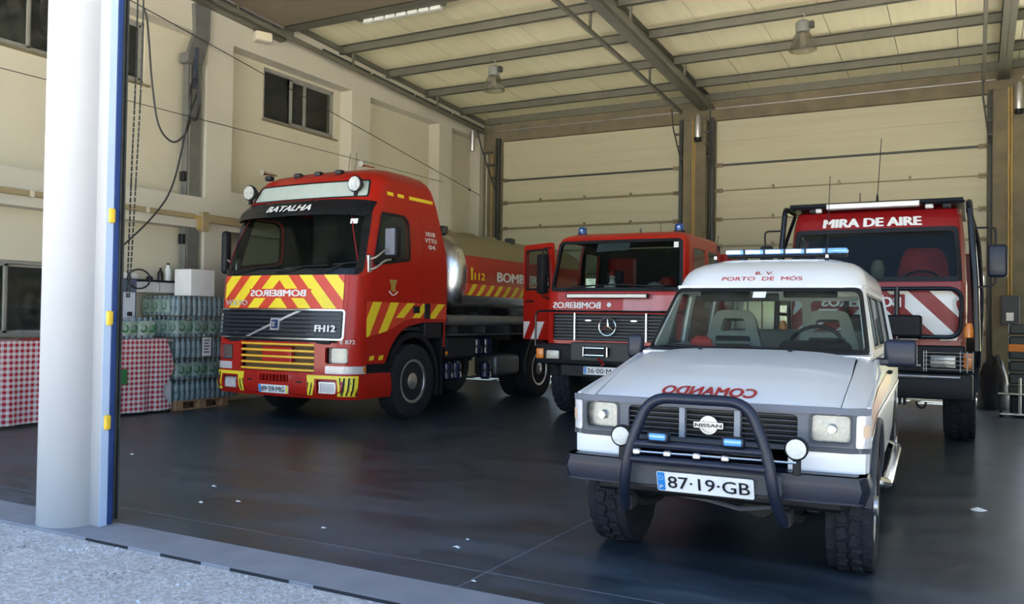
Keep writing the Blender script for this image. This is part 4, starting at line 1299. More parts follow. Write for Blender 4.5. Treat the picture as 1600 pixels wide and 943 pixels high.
# sides
for sg in (-1, 1):
    wn = [(.50, 2.13), (1.34, 2.24), (1.34, 2.78), (1.24, 2.86), (.72, 2.86)]
    arc_ = [(1.47 - .72 * math.cos(a), .53 + .80 * math.sin(a)) for a in [math.radians(q) for q in (14, 26, 38, 50, 62, 74, 86)]]
    low = [(.36, .81), (.76, .81)] + arc_[1:] + [(1.7, 1.37), (2.30, 1.37)]
    po = low + [(2.30, 2.4), (2.09, 3.0)]
    poly = VC.side(po, sg) + [(sg * 1.45, 3.0)]
    poly[0] = (sg * 1.45, .81)
    obj('cab_side', G().sheet(poly, [rq(VC.side(wn, sg), .06, 3)], VC, .05, .13), M_RED, tk, 30)
    cw = (.95, 2.5)
    obj('side_lining', G().sheet(poly, [rq(VC.side([(cw[0] + (p[0] - cw[0]) * 1.05, cw[1] + (p[1] - cw[1]) * 1.05) for p in wn], sg), .06, 3)], lambda u, v, w: VC(u, v, w + .055), .01, .2), M_LIN, tk, 30)
    big = [(cw[0] + (p[0] - cw[0]) * 1.03, cw[1] + (p[1] - cw[1]) * 1.03) for p in wn]
    pn = obj('side_window', G().sheet(rq(VC.side(big, sg), .06, 3), [], lambda u, v, w: VC(u, v, w + .012), .006, .2), G_WIN, tk, 60)
    obj('window_rubber', G().sheet(rq(VC.side(big, sg), .06, 3), [rq(VC.side([(cw[0] + (p[0] - cw[0]) * .94, cw[1] + (p[1] - cw[1]) * .93) for p in wn], sg), .06, 3)], lambda u, v, w: VC(u, v, w - .004), .012, .2), M_BLK, pn, 40)
    # door gap
    for ya in (.40, 1.62):
        obj('door_gap', G().sheet(VC.side([(ya, 1.4), (ya + .01, 1.4), (ya + .01, 2.92), (ya, 2.92)], sg), [], lambda u, v, w: VC(u, v, w - .0015), .002, .3), M_RED2, tk, 0)
    # yellow roof dashes
    for ya, yb2 in ((.86, 1.0), (1.10, 1.25), (1.38, 1.98)):
        obj('roof_dash', G().sheet(VC.side([(ya, 3.115), (yb2, 3.115), (yb2, 3.165), (ya, 3.165)], sg), [], lambda u, v, w: VC(u, v, w - .004), .002, .2), M_YEL, tk, 0)
    # hazard film low on the door
    base = [(.36, 1.17), (.78, 1.24), (.98, 1.30), (1.2, 1.39), (1.45, 1.42), (2.28, 1.42), (2.28, 1.64), (.36, 1.64)]
    hf_ = obj('hazard_film', G().sheet(VC.side(base, sg), [], lambda u, v, w: VC(u, v, w - .003), .002, .12), M_ORED, tk, 30)
    for i in range(7):
        a = .22 + i * .39
        q = clip_rect([(a, 1.16), (a + .19, 1.16), (a + .19 + .27, 1.64), (a + .27, 1.64)], .36, 2.28, 1.17, 1.64)
        if 3 > len(q):
            continue
        q = clip(q, -.0, -1, -1.17)
        lowz = lambda y: interp(y, base[:6])
        q2 = [(y, max(z, lowz(y))) for y, z in q]
        if i in (2, 3):
            q2 = [(y, max(z, 1.43)) for y, z in q2]
        obj('hazard_stripe', G().sheet(VC.side(q2, sg), [], lambda u, v, w: VC(u, v, w - .006), .002, .12), M_YEL, hf_, 0)
    for ya in (.42, .62):
        obj('step_reflector', G().sheet(VC.side([(ya, .855), (ya + .10, .865), (ya + .12, .925), (ya + .02, .915)], sg), [], lambda u, v, w: VC(u, v, w - .004), .002), M_YEL, tk, 0)
    obj('door_handle', G().box(sg * 1.24, sg * 1.275, 1.42, 1.56, 1.50, 1.60, .01), M_BLK, tk)
    obj('side_latch', G().box(sg * 1.24, sg * 1.272, 1.70, 1.84, 1.42, 1.64, .01), M_BLK, tk)
    # crest
    em = obj('crest', G().sheet(VC.side(rq([(.88, 1.79), (.99, 1.79), (.985, 1.87), (1.03, 1.95), (.84, 1.95), (.885, 1.87)], .01, 1), sg), [], lambda u, v, w: VC(u, v, w - .004), .002), mat('crest_gold', (.36, .25, .05), .5, var=.5, scale=40), tk, 0)
    obj('crest_scroll', G().tube([VC(sg * VC.sy(.835 + .2 * i / 10, 1.75), 1.79 - .05 * math.sin(PI * i / 10), -.006) for i in range(11)], .009, 5), M_WFILM, em)
    g = G()
    for s_, a, b, z in (('1018', 1.765, 2.0, 2.63), ('VTTU', 1.74, 2.04, 2.535), ('04', 1.83, 2.0, 2.44)):
        ua, ub_ = sg * VC.sy(a, z), sg * VC.sy(b, z)
        text(g, s_, VC, ua if sg > 0 else ub_, ub_ if sg > 0 else ua, z, .062, bold=.05, off=.005)
    obj('unit_lettering', g, M_WFILM, tk, 0)
    # mirror on its chrome bow
    mr_ = obj('mirror', G().box(sg * 1.29, sg * (1.49 if sg > 0 else 1.40), *((.66, .80, 2.24, 2.66) if sg > 0 else (.30, .44, 2.03, 2.66)), .05, 3), M_BLK, tk)
    if sg > 0:
        obj('mirror_shell', G().box(1.31, 1.47, .648, .665, 2.27, 2.63, .008), mat('mirror_shell', (.13, .145, .18), .45), mr_)
    for z in (2.20, 2.06):
        obj('mirror_bow', G().tube(fillet([(sg * 1.22, .42, z), (sg * 1.32, .44, z + .02), (sg * 1.36, .60, z + .14), (sg * 1.38, .70, z + .15)] if sg > 0 else [(-1.22, .34, z), (-1.34, .36, z + .05)], .06, 3), .014, 8), M_ALU, mr_)
    obj('mirror_bracket', G().box(sg * 1.15, sg * 1.25, .38, .47, 2.02, 2.26, .01), M_ALU, mr_)
# rear of cab and roof
obj('cab_back', G().sheet([(-1.24, 1.0), (1.24, 1.0), (1.24, 2.4), (1.15, 3.3), (-1.15, 3.3), (-1.24, 2.4)], [], lambda u, v, w: (u, v_yr(v) - .02 - w, v), .04, .3), M_RED, tk, 30)
RFo = [(-VS, 3.0), (VS, 3.0), (VS, 3.55), (-VS, 3.55)]
pnl = rq([(-1.06, 3.08), (1.12, 3.08), (1.10, 3.30), (-1.04, 3.30)], .03, 2)
g = G().sheet(RFo, [pnl], VC, .03, .09)
shell_top(g, VC, 3.55, .02)
obj('roof', g, M_RED, tk, 50)
lp = obj('roof_light_panel', G().sheet(rq([(-1.06, 3.08), (1.12, 3.08), (1.10, 3.30), (-1.04, 3.30)], .03, 2), [], lambda u, v, w: VC(u, v, w + .006), .03, .15), mat('pale_green_acrylic', (.46, .54, .50), .3, var=.05), tk, 30)
obj('panel_rim', G().sheet(rq([(-1.085, 3.06), (1.145, 3.06), (1.125, 3.32), (-1.065, 3.32)], .04, 2), [rq([(-1.06, 3.08), (1.12, 3.08), (1.10, 3.30), (-1.04, 3.30)], .03, 2)], lambda u, v, w: VC(u, v, w - .008), .02, .15), M_BLK, lp, 30)
# sun visor with the town name
def vis(u, v, w):
    t = (v - 2.76) / .24
    x, y, z = VC(u, 2.95, w)
    k_ = abs(u) / 1.36
    return (x * 1.0, y - .28 + .16 * t * t + .10 * k_ ** 3 + .02, v - .04 * k_ ** 4)
sv = obj('sun_visor', G().sheet(rq([(-1.33, 2.80), (1.33, 2.80), (1.29, 3.03), (-1.29, 3.03)], [.08, .08, .02, .02], 3), [], vis, .02, .12), M_BLKG, tk, 40)
obj('visor_lettering', text(G(), 'BATALHA', vis, -.44, .40, 2.87, .085, bold=.045, slant=.25, off=.008), M_WFILM, sv, 0)
for x in (-1.2, -.4, .4, 1.2):
    p_ = vis(x, 3.0, 0)
    obj('visor_bracket', G().tube([p_, (p_[0], p_[1] + .22, p_[2] + .02)], .012, 6), M_BLK, sv)
# round spotlights beside the light panel
for x, z in ((-1.04, 3.22), (.88, 3.24)):
    yy = VC(x, z, 0)[1] - (.10 if x > 0 else .05)
    if x < 0:
        yy = .50
    s_ = obj('spotlight', G().lathe([(0, .14), (.05, .13), (.105, .05), (.115, .0), (.10, -.012), (.095, 0), (0, 0)], (x, yy, z), 'y', 32), M_BLK, tk)
    obj('spot_reflector', G().lathe([(0, -.006), (.04, -.010), (.097, -.015), (.097, -.002), (0, -.002)], (x, yy, z), 'y', 32), mat('bright_reflector', (.78, .78, .76), .3, .35, var=.25, scale=25), s_)
    obj('spot_glass', G().lathe([(0, -.034), (.05, -.030), (.099, -.018), (.099, -.016), (0, -.030)], (x, yy, z), 'y', 32), G_LENS, s_)
    obj('spot_foot', G().box(x - .02, x + .02, yy + .0, yy + .06, z - .17, z - .09, .005), M_BLK, s_)
# roof marker lamps, horns
for x in (-.95, -.38, 0, .38):
    y_, z_ = .76, 3.43
    m_ = obj('marker_lamp', G().box(x - .06, x + .06, y_, y_ + .10, z_, z_ + .075, .025, 2), M_BLK, tk)
    obj('marker_lens', G().box(x - .05, x + .05, y_ - .006, y_ + .02, z_ + .02, z_ + .06, .01), M_DGREY, m_)
for x in (-1.02, .82):
    obj('air_horn', G().lathe([(.045, -.18), (.02, -.05), (.016, .12), (0, .12)], (x, .90, 3.55), 'y', 14), M_CHR, tk)
for x in (.30, .42):
    obj('aerial', G().tube([(x, 1.1, 3.54), (x + .01, 1.12, 3.80)], .004, 5), M_BLK, tk)
# cab interior
obj('cab_floor', G().box(-1.15, 1.15, .35, 2.2, 1.25, 1.30), M_SEAT, tk, 0)
obj('dashboard', G().box(-1.12, 1.12, .30, .72, 1.6, 2.06, .08, 3), M_DASH, tk)
steering(tk, .62, .86, 2.02, .23, -50)
for x in (-.62, .62):
    seat(tk, x, 1.42, 1.50, M_SEAT)
obj('bunk_curtain', G().box(-1.1, 1.1, 1.95, 2.0, 1.5, 3.2), mat('dark_curtain', (.05, .055, .06), .9, var=.2), tk, 0)
obj('dash_papers', G().box(-.22, .12, .38, .60, 2.06, 2.075, .004).box(-.3, -.2, .45, .55, 2.06, 2.12, .01), M_WFILM, tk)
obj('headliner', G().box(-1.0, 1.0, .7, 1.9, 3.05, 3.09), M_LIN, tk, 0)
# wheels, mudguards, chassis
for sg in (-1, 1):
    wheel(tk, sg * 1.10, 1.47, .53, .30, .30, 'road', sg)
    wheel(tk, sg * 1.08, 5.55, .53, .30, .30, 'road', sg)
    wheel(tk, sg * .76, 5.55, .53, .30, .30, 'road', sg)
    g = G()
    pr = [(1.47 + .66 * math.cos(a), .53 + .70 * math.sin(a)) for a in [math.radians(q) for q in range(170, -25, -12)]]
    pi_ = [(1.47 + .60 * math.cos(a), .53 + .62 * math.sin(a)) for a in [math.radians(q) for q in range(170, -25, -12)]]
    obj('mudguard', G().sheet(pr + pi_[::-1], [], lambda u, v, w: (sg * (1.235 - w), u, v), .34), M_BLK, tk, 30)
    obj('mud_flap', G().box(sg * .95, sg * 1.235, 2.20, 2.23, .28, 1.36), M_BLK, tk, 0)
    obj('cab_skirt', G().box(sg * .9, sg * 1.235, 1.75, 2.30, 1.12, 1.38, .02), M_BLK, tk)
    pr = [(5.55 + .66 * math.cos(a), .53 + .68 * math.sin(a)) for a in [math.radians(q) for q in range(185, -6, -12)]]
    pi_ = [(5.55 + .60 * math.cos(a), .53 + .61 * math.sin(a)) for a in [math.radians(q) for q in range(185, -6, -12)]]
    obj('mudguard', G().sheet(pr + pi_[::-1], [], lambda u, v, w: (sg * (1.235 - w), u, v), .6), M_BLK, tk, 30)
    obj('marker_lamp', G().cyl((sg * 1.235, 2.33, .90), (sg * 1.25, 2.33, .90), .03, n=10), M_AMB, tk)
    # chassis side: air bottles, battery box, fuel tank
    for y, z in ((2.55, .62), (2.80, .62), (3.45, .98), (3.75, .98), (3.75, .58)):
        t_ = obj('air_bottle', G().lathe([(0, -.15), (.06, -.15), (.10, -.11), (.10, .11), (.06, .15), (0, .15)], (sg * 1.10, y, z), 'z', 18), mat('gloss_dark_blue_tank', (.012, .018, .05), .25, coat=.4), tk)
        obj('bottle_strap', G().lathe([(.103, -.02), (.106, -.02), (.106, .02), (.103, .02)], (sg * 1.10, y, z), 'z', 18), M_BLK, t_)
    obj('equipment_box', G().box(sg * .75, sg * 1.18, 2.42, 3.3, .80, 1.15, .03), M_BLK, tk)
    obj('fuel_tank', G().box(sg * .72, sg * 1.20, 3.98, 4.82, .45, .82, .08, 3), mat('dull_steel', (.12, .125, .13), .45, .6), tk)
    obj('walkway', G().box(sg * 1.0, sg * 1.22, 2.45, 7.4, 1.16, 1.19, .006), M_DGREY, tk)
obj('chassis', G().box(-.45, -.35, .5, 7.6, .75, 1.05).box(.35, .45, .5, 7.6, .75, 1.05).box(-.45, .45, 1.4, 1.6, .5, .7), M_BLK, tk, 0)
obj('engine', G().box(-.35, .35, .6, 1.9, .55, 1.3, .05), M_BLK, tk, 0)
# tank
def ell(t):
    a, n_ = t, 2.6
    c_, s_ = math.cos(a), math.sin(a)
    return (1.19 * (abs(c_) ** (2 / n_)) * (1 if c_ >= 0 else -1), .80 * (abs(s_) ** (2 / n_)) * (1 if s_ >= 0 else -1))
TZ = 2.12
def tankf(u, v, w):
    """u = angle, v = y"""
    x, z = ell(u)
    k_ = 1 - w / 1.0
    return (x * k_, v, TZ + z * k_)
def band(name, a0, a1, y0, y1, m, off=0.0, grid=.13, t=.02):
    # angle scaled so that the grid is even
    return obj(name, G().sheet([(a0, y0), (a1, y0), (a1, y1), (a0, y1)], [], lambda u, v, w: tankf(u, v, w - off), t, grid), m, tk, 40)
M_TTOP = mat('olive_reflection_tone', (.22, .19, .10), .45, var=.1)  # olive colour stands for the ceiling reflected in bare metal
def ang(z, sg):
    # angle whose ellipse height is z on the +x or -x side
    s_ = (z - TZ) / .80
    sn = (abs(s_) ** (2.6 / 2)) * (1 if s_ >= 0 else -1)
    a = math.asin(max(-1, min(1, sn)))
    return a if sg > 0 else PI - a
ty0, ty1 = 2.98, 7.7
obj('tank', G().add(*(lambda n, ys: ([tankf(2 * PI * i / n, y, .012) for y in ys for i in range(n)], [(j * n + i, j * n + (i + 1) % n, (j + 1) * n + (i + 1) % n, (j + 1) * n + i) for j in range(len(ys) - 1) for i in range(n)]))(72, [ty0, 3.6, 4.5, 5.5, 6.5, ty1])), M_STEEL, tk, 40)
g = G()
n = 72
rings = [(1.0, 0), (.985, -.05), (.95, -.11), (.88, -.18), (.7, -.28), (.45, -.35), (.2, -.38)]
vs = []
for k_, dy in rings:
    for i in range(n):
        x, z = ell(2 * PI * i / n)
        vs.append((x * .988 * k_, ty0 + dy, TZ + z * .988 * k_))
vs.append((0, ty0 - .385, TZ))
fs = [(j * n + i, j * n + (i + 1) % n, (j + 1) * n + (i + 1) % n, (j + 1) * n + i) for j in range(len(rings) - 1) for i in range(n)]
fs += [((len(rings) - 1) * n + i, (len(rings) - 1) * n + (i + 1) % n, len(rings) * n) for i in range(n)]
obj('tank_end', G().add(vs, fs), M_STEEL, tk, 60)
obj('tank_end', G().add([(x, 2 * ty1 - (y - ty0 + ty1) if 0 else ty1 + (ty0 - y), z) for x, y, z in vs], [f[::-1] for f in fs]), M_STEEL, tk, 60)
for sg in (-1, 1):
    a0, a1 = ang(2.44, sg), ang(1.99, sg)
    band('red_band', min(a0, a1), max(a0, a1), ty0 + .02, ty1, M_RED, .002)
    a0, a1 = ang(1.99, sg), ang(1.80, sg)
    band('hazard_band', min(a0, a1), max(a0, a1), ty0 + .02, ty1, M_ORED, .002)
    a0, a1 = ang(1.985, sg), ang(1.805, sg)
    for i in range(17):
        y = ty0 + .05 + i * .29
        q = [(a1, y), (a1, y + .13), (a0, y + .27), (a0, y + .14)]
        obj('hazard_stripe', G().sheet(q, [], lambda u, v, w: tankf(u, v, w - .005), .002, .1), M_YEL, tk, 40)
    fz = lambda u, v, w: tankf(ang(v, sg), u if sg > 0 else -u, w - .004)
    g = G()
    text(g, 'BOMBEIROS', fz, 3.95 if sg > 0 else -5.9, 5.9 if sg > 0 else -3.95, 2.06, .155, bold=.055)
    obj('tank_lettering', g, M_WFILM, tk, 0)
    g = G()
    text(g, '112', fz, 3.20 if sg > 0 else -3.52, 3.52 if sg > 0 else -3.20, 2.06, .11, bold=.05)
    obj('number_lettering', g, M_YEL, tk, 0)
    g = G()
    g.sheet([(3.10 if sg > 0 else -3.17, 2.05), (3.15 if sg > 0 else -3.12, 2.05), (3.16 if sg > 0 else -3.11, 2.25), (3.09 if sg > 0 else -3.18, 2.25)], [], fz, .002)
    obj('number_stroke', g, M_YEL, tk, 0)
    obj('suction_pipe', G().cyl((sg * 1.12, 2.42, 1.40), (sg * 1.12, 7.2, 1.40), .085, n=20), mat('dull_grey_pipe', (.17, .175, .18), .45, .3), tk)
    for i in range(6):
        obj('pipe_saddle', G().box(sg * .6, sg * 1.1, 2.8 + i * .85, 2.88 + i * .85, 1.2, 1.33), M_DGREY, tk, 0)
a0, a1 = ang(2.44, 1), ang(2.44, -1)
band('tank_top', a0, a1, ty0 + .02, ty1, M_TTOP, .003)
for y in (3.3, 4.1, 4.9):
    h = obj('manhole', G().lathe([(.26, 2.88), (.26, 2.95), (.22, 2.98), (0, 2.99)], (0, y + .6, 0), 'z', 24), M_TTOP, tk)
for y in (2.9, 5.2):
    obj('roof_bracket', G().box(.62, .78, y, y + .16, 2.78, 2.92, .02), M_DARKST, tk)
for y in (3.6, 5.0, 6.3):
    obj('tank_cradle', G().box(-.9, .9, y, y + .14, 1.05, 1.42), M_DARKST, tk, 0)
# ================================================================== red truck with the open door (middle)
mt = thing('fire_truck', 'red fire truck with open door and roof beacons beside the tanker', 'truck', (-4.50, 11.25, 0))
MC = Cab(lambda z: interp(z, [(.9, 1.05), (1.83, 1.05), (2.55, 1.0), (2.66, .95), (2.71, .84)]), lambda z: interp(z, [(.9, .04), (1.55, .04), (1.83, .06), (2.58, .26), (2.66, .34), (2.71, .50)]), lambda z: interp(z, [(.9, 2.03), (2.6, 2.0), (2.71, 1.93)]), .11, .03, 1.05, 1.83)
MS = MC.S
# lower front: grille opening in a red surround
obj('front_panel', G().sheet([(-1.12, 1.06), (1.12, 1.06), (1.12, 1.84), (-1.12, 1.84)], [rr(-.93, .93, 1.14, 1.53, .03, 3)], MC, .04, .1), M_RED, mt, 30)
mgr = obj('grille', G().sheet(rr(-.95, .95, 1.12, 1.55, .02, 2), [], lambda u, v, w: MC(u, v, w + .06), .02, .3), M_BLK, mt, 30)
for j in range(8):
    v = 1.155 + j * .046
    obj('grille_slat', G().sheet([(-.92, v), (.92, v), (.92, v + .018), (-.92, v + .018)], [], lambda u, v, w: MC(u, v, w + .015), .04, .3), mat('grille_slat_grey', (.035, .042, .05), .45), mgr, 0)
for u in (-.58, .50):
    obj('grille_post', G().sheet([(u - .012, 1.14), (u + .012, 1.14), (u + .012, 1.54), (u - .012, 1.54)], [], lambda u, v, w: MC(u, v, w - .004), .03), M_ALU, mgr, 0)
# three-pointed star in a ring
sx, sz = -.055, 1.345
st = obj('star_badge', G().tube([(sx + .125 * math.cos(2 * PI * i / 36), -.0, sz + .125 * math.sin(2 * PI * i / 36)) for i in range(36)], .011, 8, True), M_CHR, mt)
for q in range(3):
    a = PI / 2 + q * 2 * PI / 3
    p = [(sx + .122 * math.cos(a), 0, sz + .122 * math.sin(a)), (sx + .026 * math.cos(a + PI / 3), 0, sz + .026 * math.sin(a + PI / 3)), (sx, -.014, sz), (sx + .026 * math.cos(a - PI / 3), 0, sz + .026 * math.sin(a - PI / 3)), (sx, .012, sz)]
    obj('star_point', G().add(p, [(0, 1, 2), (0, 2, 3), (0, 4, 1), (0, 3, 4), (1, 4, 2), (2, 4, 3)]), M_CHR, st, 0)
for u in (-.37, .32):
    obj('grille_catch', G().sheet(circ(u, 1.43, .05, 14, .013), [], lambda u, v, w: MC(u, v, w + .004), .01), M_ALU, mgr, 0)
obj('front_lettering', text(G(), 'BOMBEIROS', MC, -.93, -.18, 1.605, .085, mirror=True, bold=.03, off=.006), M_WFILM, mt, 0)
obj('front_dot', G().sheet(circ(-.05, 1.655, .032, 16), [], lambda u, v, w: MC(u, v, w - .006), .004), M_WFILM, mt, 0)
obj('front_film', G().sheet(rr(.16, .95, 1.56, 1.79, .02, 2), [], lambda u, v, w: MC(u, v, w - .003), .002, .2), mat('pink_gloss_film', (.50, .14, .14), .25, coat=.5), mt, 0)
lbm = obj('light_bar', G().box(-.68, .55, -.05, .02, 1.745, 1.81, .006), M_BLK, mt)
obj('bar_lens', G().box(-.66, .53, -.058, -.045, 1.755, 1.80, .004), mat('warm_white_lens', (.82, .80, .72), .35), lbm, 0)
# tube frame round the grille
for sg in (-1, 1):
    obj('guard_tube', G().tube(fillet([(sg * .75, -.05, 1.56), (sg * 1.16, -.04, 1.56), (sg * 1.16, -.04, 1.05)], .08, 4), .016, 8), M_BLKG, mt)
obj('guard_tube', G().cyl((-.78, -.05, 1.56), (.78, -.05, 1.56), .014, n=8), M_BLKG, mt)
# bumper, winch box, lamps, plate
bpm = obj('bumper', G().box(-1.14, 1.14, -.08, .22, .80, 1.09, .03, 2), M_BLK, mt)
obj('winch_box', G().box(-.56, .42, -.13, .1, .86, 1.12, .012), mat('winch_grey', (.05, .052, .05), .6), mt)
wf = obj('winch_fairlead', G().box(-.35, .03, -.17, -.12, .93, 1.06, .008), M_BLK, mt)
for z in (.945, 1.045):
    obj('fairlead_roller', G().cyl((-.31, -.19, z), (-.02, -.19, z), .016, n=10), M_CHR, wf)
for x in (-.335, .02):
    obj('fairlead_roller', G().cyl((x, -.19, .93), (x, -.19, 1.06), .016, n=10), M_CHR, wf)
obj('tow_hook', G().tube(bez([(-.12, -.17, .90), (-.06, -.20, .87), (-.02, -.20, .83), (-.07, -.2, .81)], 4), .016, 6), M_RED2, mt)
for sg in (-1, 1):
    hl = obj('headlamp', G().box(sg * .72, sg * .98, -.10, -.05, .86, 1.01, .02), M_BLK, mt)
    obj('lamp_reflector', G().box(sg * .75, sg * .95, -.108, -.09, .875, .995, .015, 2), M_LAMP, hl)
    obj('lamp_glass', G().box(sg * .745, sg * .955, -.118, -.11, .87, 1.0, .004), G_LENS, hl, 0)
    obj('indicator', G().box(sg * 1.0, sg * 1.12, -.11, -.02, .87, 1.02, .02, 2), M_AMB, mt)
plate(mt, '36·00·MA', lambda u, v, w: (u, -.16 + w, v), -.335, .185, .675, .785)
obj('plate_beam', G().box(-.7, .7, -.14, .1, .64, .80, .01), M_BLK, mt)
# windscreen and sides
mo = [(-1.12, 1.83), (1.12, 1.83), (1.12, 2.64), (-1.12, 2.64)]
mh = rq([(-.97, 1.875), (.97, 1.875), (.96, 2.565), (-.96, 2.565)], .06)
obj('windscreen_frame', G().sheet(mo, [mh], MC, .04, .1), M_RED, mt, 30)
obj('pillar_lining', G().sheet(mo, [mh], lambda u, v, w: MC(u, v, w + .045), .01, .1), M_LIN, mt, 30)
mw = obj('windscreen', G().sheet(rq([(-.985, 1.86), (.985, 1.86), (.975, 2.58), (-.975, 2.58)], .06), [], lambda u, v, w: MC(u, v, w + .006), .007, .12), G_TWS, mt, 60)
obj('windscreen_seal', G().sheet(rq([(-1.0, 1.845), (1.0, 1.845), (.99, 2.595), (-.99, 2.595)], .07), [rq([(-.955, 1.90), (.955, 1.90), (.945, 2.55), (-.945, 2.55)], .05)], lambda u, v, w: MC(u, v, w - .005), .06, .12), M_BLK, mw, 40)
wiper(mt, MC, -.75, 1.86, -.30, 1.93, .36)
wiper(mt, MC, .85, 1.86, .40, 1.93, .36)
obj('windscreen_sticker', G().sheet(rr(.86, .93, 2.46, 2.54, .004, 1), [], lambda u, v, w: MC(u, v, w - .002), .002), M_WFILM, mt, 0)
obj('sun_strip', G().sheet(rq([(-.36, 2.42), (.16, 2.44), (.18, 2.55), (-.34, 2.555)], .01, 1), [], lambda u, v, w: MC(u, v, w + .03), .004, .2), mat('grey_blue_card', (.12, .15, .18), .7), mt, 0)
A1, A2 = [(.36, 1.12), (1.20, 1.12), (1.20, 2.60), (.36, 2.60)], [(1.30, 1.90), (1.88, 1.90), (1.88, 2.48), (1.30, 2.48)]
dw = [(.50, 1.90), (1.16, 1.90), (1.16, 2.48), (.58, 2.48)]
for sg in (-1, 1):
    po = [(1.12 * 1.0, 1.06)]
    outer = [(sg * 1.12, 1.06), (sg * MS, 1.06), (sg * MS, 2.64), (sg * 1.12, 2.64)]
    front_hole = MC.side(A1, sg) if sg < 0 else rq(MC.side(dw, sg), .05, 3)
    hs = [front_hole, rq(MC.side(A2, sg), .05, 3)]
    obj('cab_side', G().sheet(outer, hs, MC, .04, .15), M_RED, mt, 30)
    obj('side_lining', G().sheet(outer, hs, lambda u, v, w: MC(u, v, w + .045), .01, .2), M_LIN, mt, 30)
    obj('side_window', G().sheet(rq(MC.side(A2, sg), .05, 3), [], lambda u, v, w: MC(u, v, w + .01), .006), G_WIN, mt, 60)
    if sg > 0:
        obj('side_window', G().sheet(rq(MC.side(dw, sg), .05, 3), [], lambda u, v, w: MC(u, v, w + .01), .006), G_WIN, mt, 60)
    wheel(mt, sg * .97, .95, .56, .32, .27, 'steel', sg)
    wheel(mt, sg * .97, 4.3, .56, .32, .27, 'steel', sg)
    obj('mudguard', G().sheet([(.95 + .72 * math.cos(a), .56 + .66 * math.sin(a)) for a in [math.radians(q) for q in range(160, 15, -12)]] + [(.95 + .66 * math.cos(a), .56 + .60 * math.sin(a)) for a in [math.radians(q) for q in range(28, 161, 12)]], [], lambda u, v, w: (sg * (1.14 - w), u, v), .36), M_BLK, mt, 30)
obj('cab_back', G().sheet([(-1.04, 1.06), (1.04, 1.06), (1.0, 2.6), (-1.0, 2.6)], [rr(-.85, -.35, 1.95, 2.45, .05, 3), rr(.35, .85, 1.95, 2.45, .05, 3)], lambda u, v, w: (u, 1.99 - w, v), .04), M_LIN, mt, 0)
g = G().sheet([(-MS, 2.63), (MS, 2.63), (MS, 2.71), (-MS, 2.71)], [], MC, .03, .06)
shell_top(g, MC, 2.71, .02)
obj('roof', g, M_RED, mt, 50)
obj('headliner', G().box(-.95, .95, .5, 1.7, 2.60, 2.625), M_LIN, mt, 0)
# the open door
dr_ = bpy.data.objects.new('door', None)
COL.objects.link(dr_)
dr_.parent = mt
dr_.location = (-1.07, .38, 0)
dr_.rotation_euler = (0, 0, math.radians(60))
df = lambda u, v, w: (w, u, v)
dow = rq([(.12, 1.92), (.78, 1.90), (.78, 2.50), (.20, 2.50)], .06, 3)
obj('door_shell', G().sheet(rq([(0, 1.12), (.86, 1.12), (.86, 2.60), (.08, 2.60)], .04, 2), [dow], df, .05), M_RED, dr_, 30)
obj('door_glass', G().sheet(dow, [], lambda u, v, w: df(u, v, w + .02), .006), G_WIN, dr_, 60)
obj('door_rubber', G().sheet(rq([(.10, 1.90), (.80, 1.88), (.80, 2.52), (.18, 2.52)], .06, 3), [rq([(.13, 1.93), (.77, 1.91), (.77, 2.49), (.21, 2.49)], .06, 3)], lambda u, v, w: df(u, v, w - .004), .006), M_BLK, dr_, 0)
for a in (.02, .42):
    obj('door_stripe', G().sheet(clip_rect([(a + .42, 1.12), (a + .62, 1.12), (a + .42, 1.42), (a + .22, 1.42)], .03, .84, 1.13, 1.40), [], lambda u, v, w: df(u, v, w - .004), .003), M_WFILM, dr_, 0)
obj('door_handle', G().box(-.03, 0, .55, .75, 1.70, 1.73, .006), M_BLK, dr_)
md = obj('mirror', G().box(-.20, -.08, .04, .20, 1.82, 2.42, .03, 2), M_BLK, dr_)
obj('mirror_arm', G().tube(fillet([(-.0, .10, 2.52), (-.14, .12, 2.50), (-.14, .12, 1.78), (-.0, .08, 1.74)], .05, 3), .012, 6), M_BLK, md)
# beacons and aerials
for x in (-.72, .78):
    b_ = obj('beacon', G().lathe([(.075, 2.70), (.08, 2.73), (.0, 2.73)], (x, .62, 0), 'z', 18), M_BLK, mt)
    obj('beacon_dome', G().lathe([(.068, 2.73), (.068, 2.80), (.055, 2.825), (0, 2.83)], (x, .62, 0), 'z', 18), M_BLUE, b_)
    obj('painted_glint', G().lathe([(0, 2.762), (.02, 2.765), (.024, 2.785), (.0, 2.80)], (x + .01, .555, 0), 'z', 10), mat('pale_blue_glint', (.45, .70, .95), .2), b_)  # pale blob modelled as a highlight on the dome
an = obj('aerial_base', G().cyl((.17, .7, 2.70), (.17, .7, 2.79), .02, .012, 8), M_DARKST, mt)
obj('aerial', G().tube([(.44, .8, 2.70), (.44, .82, 2.88)], .004, 5), M_BLK, mt)
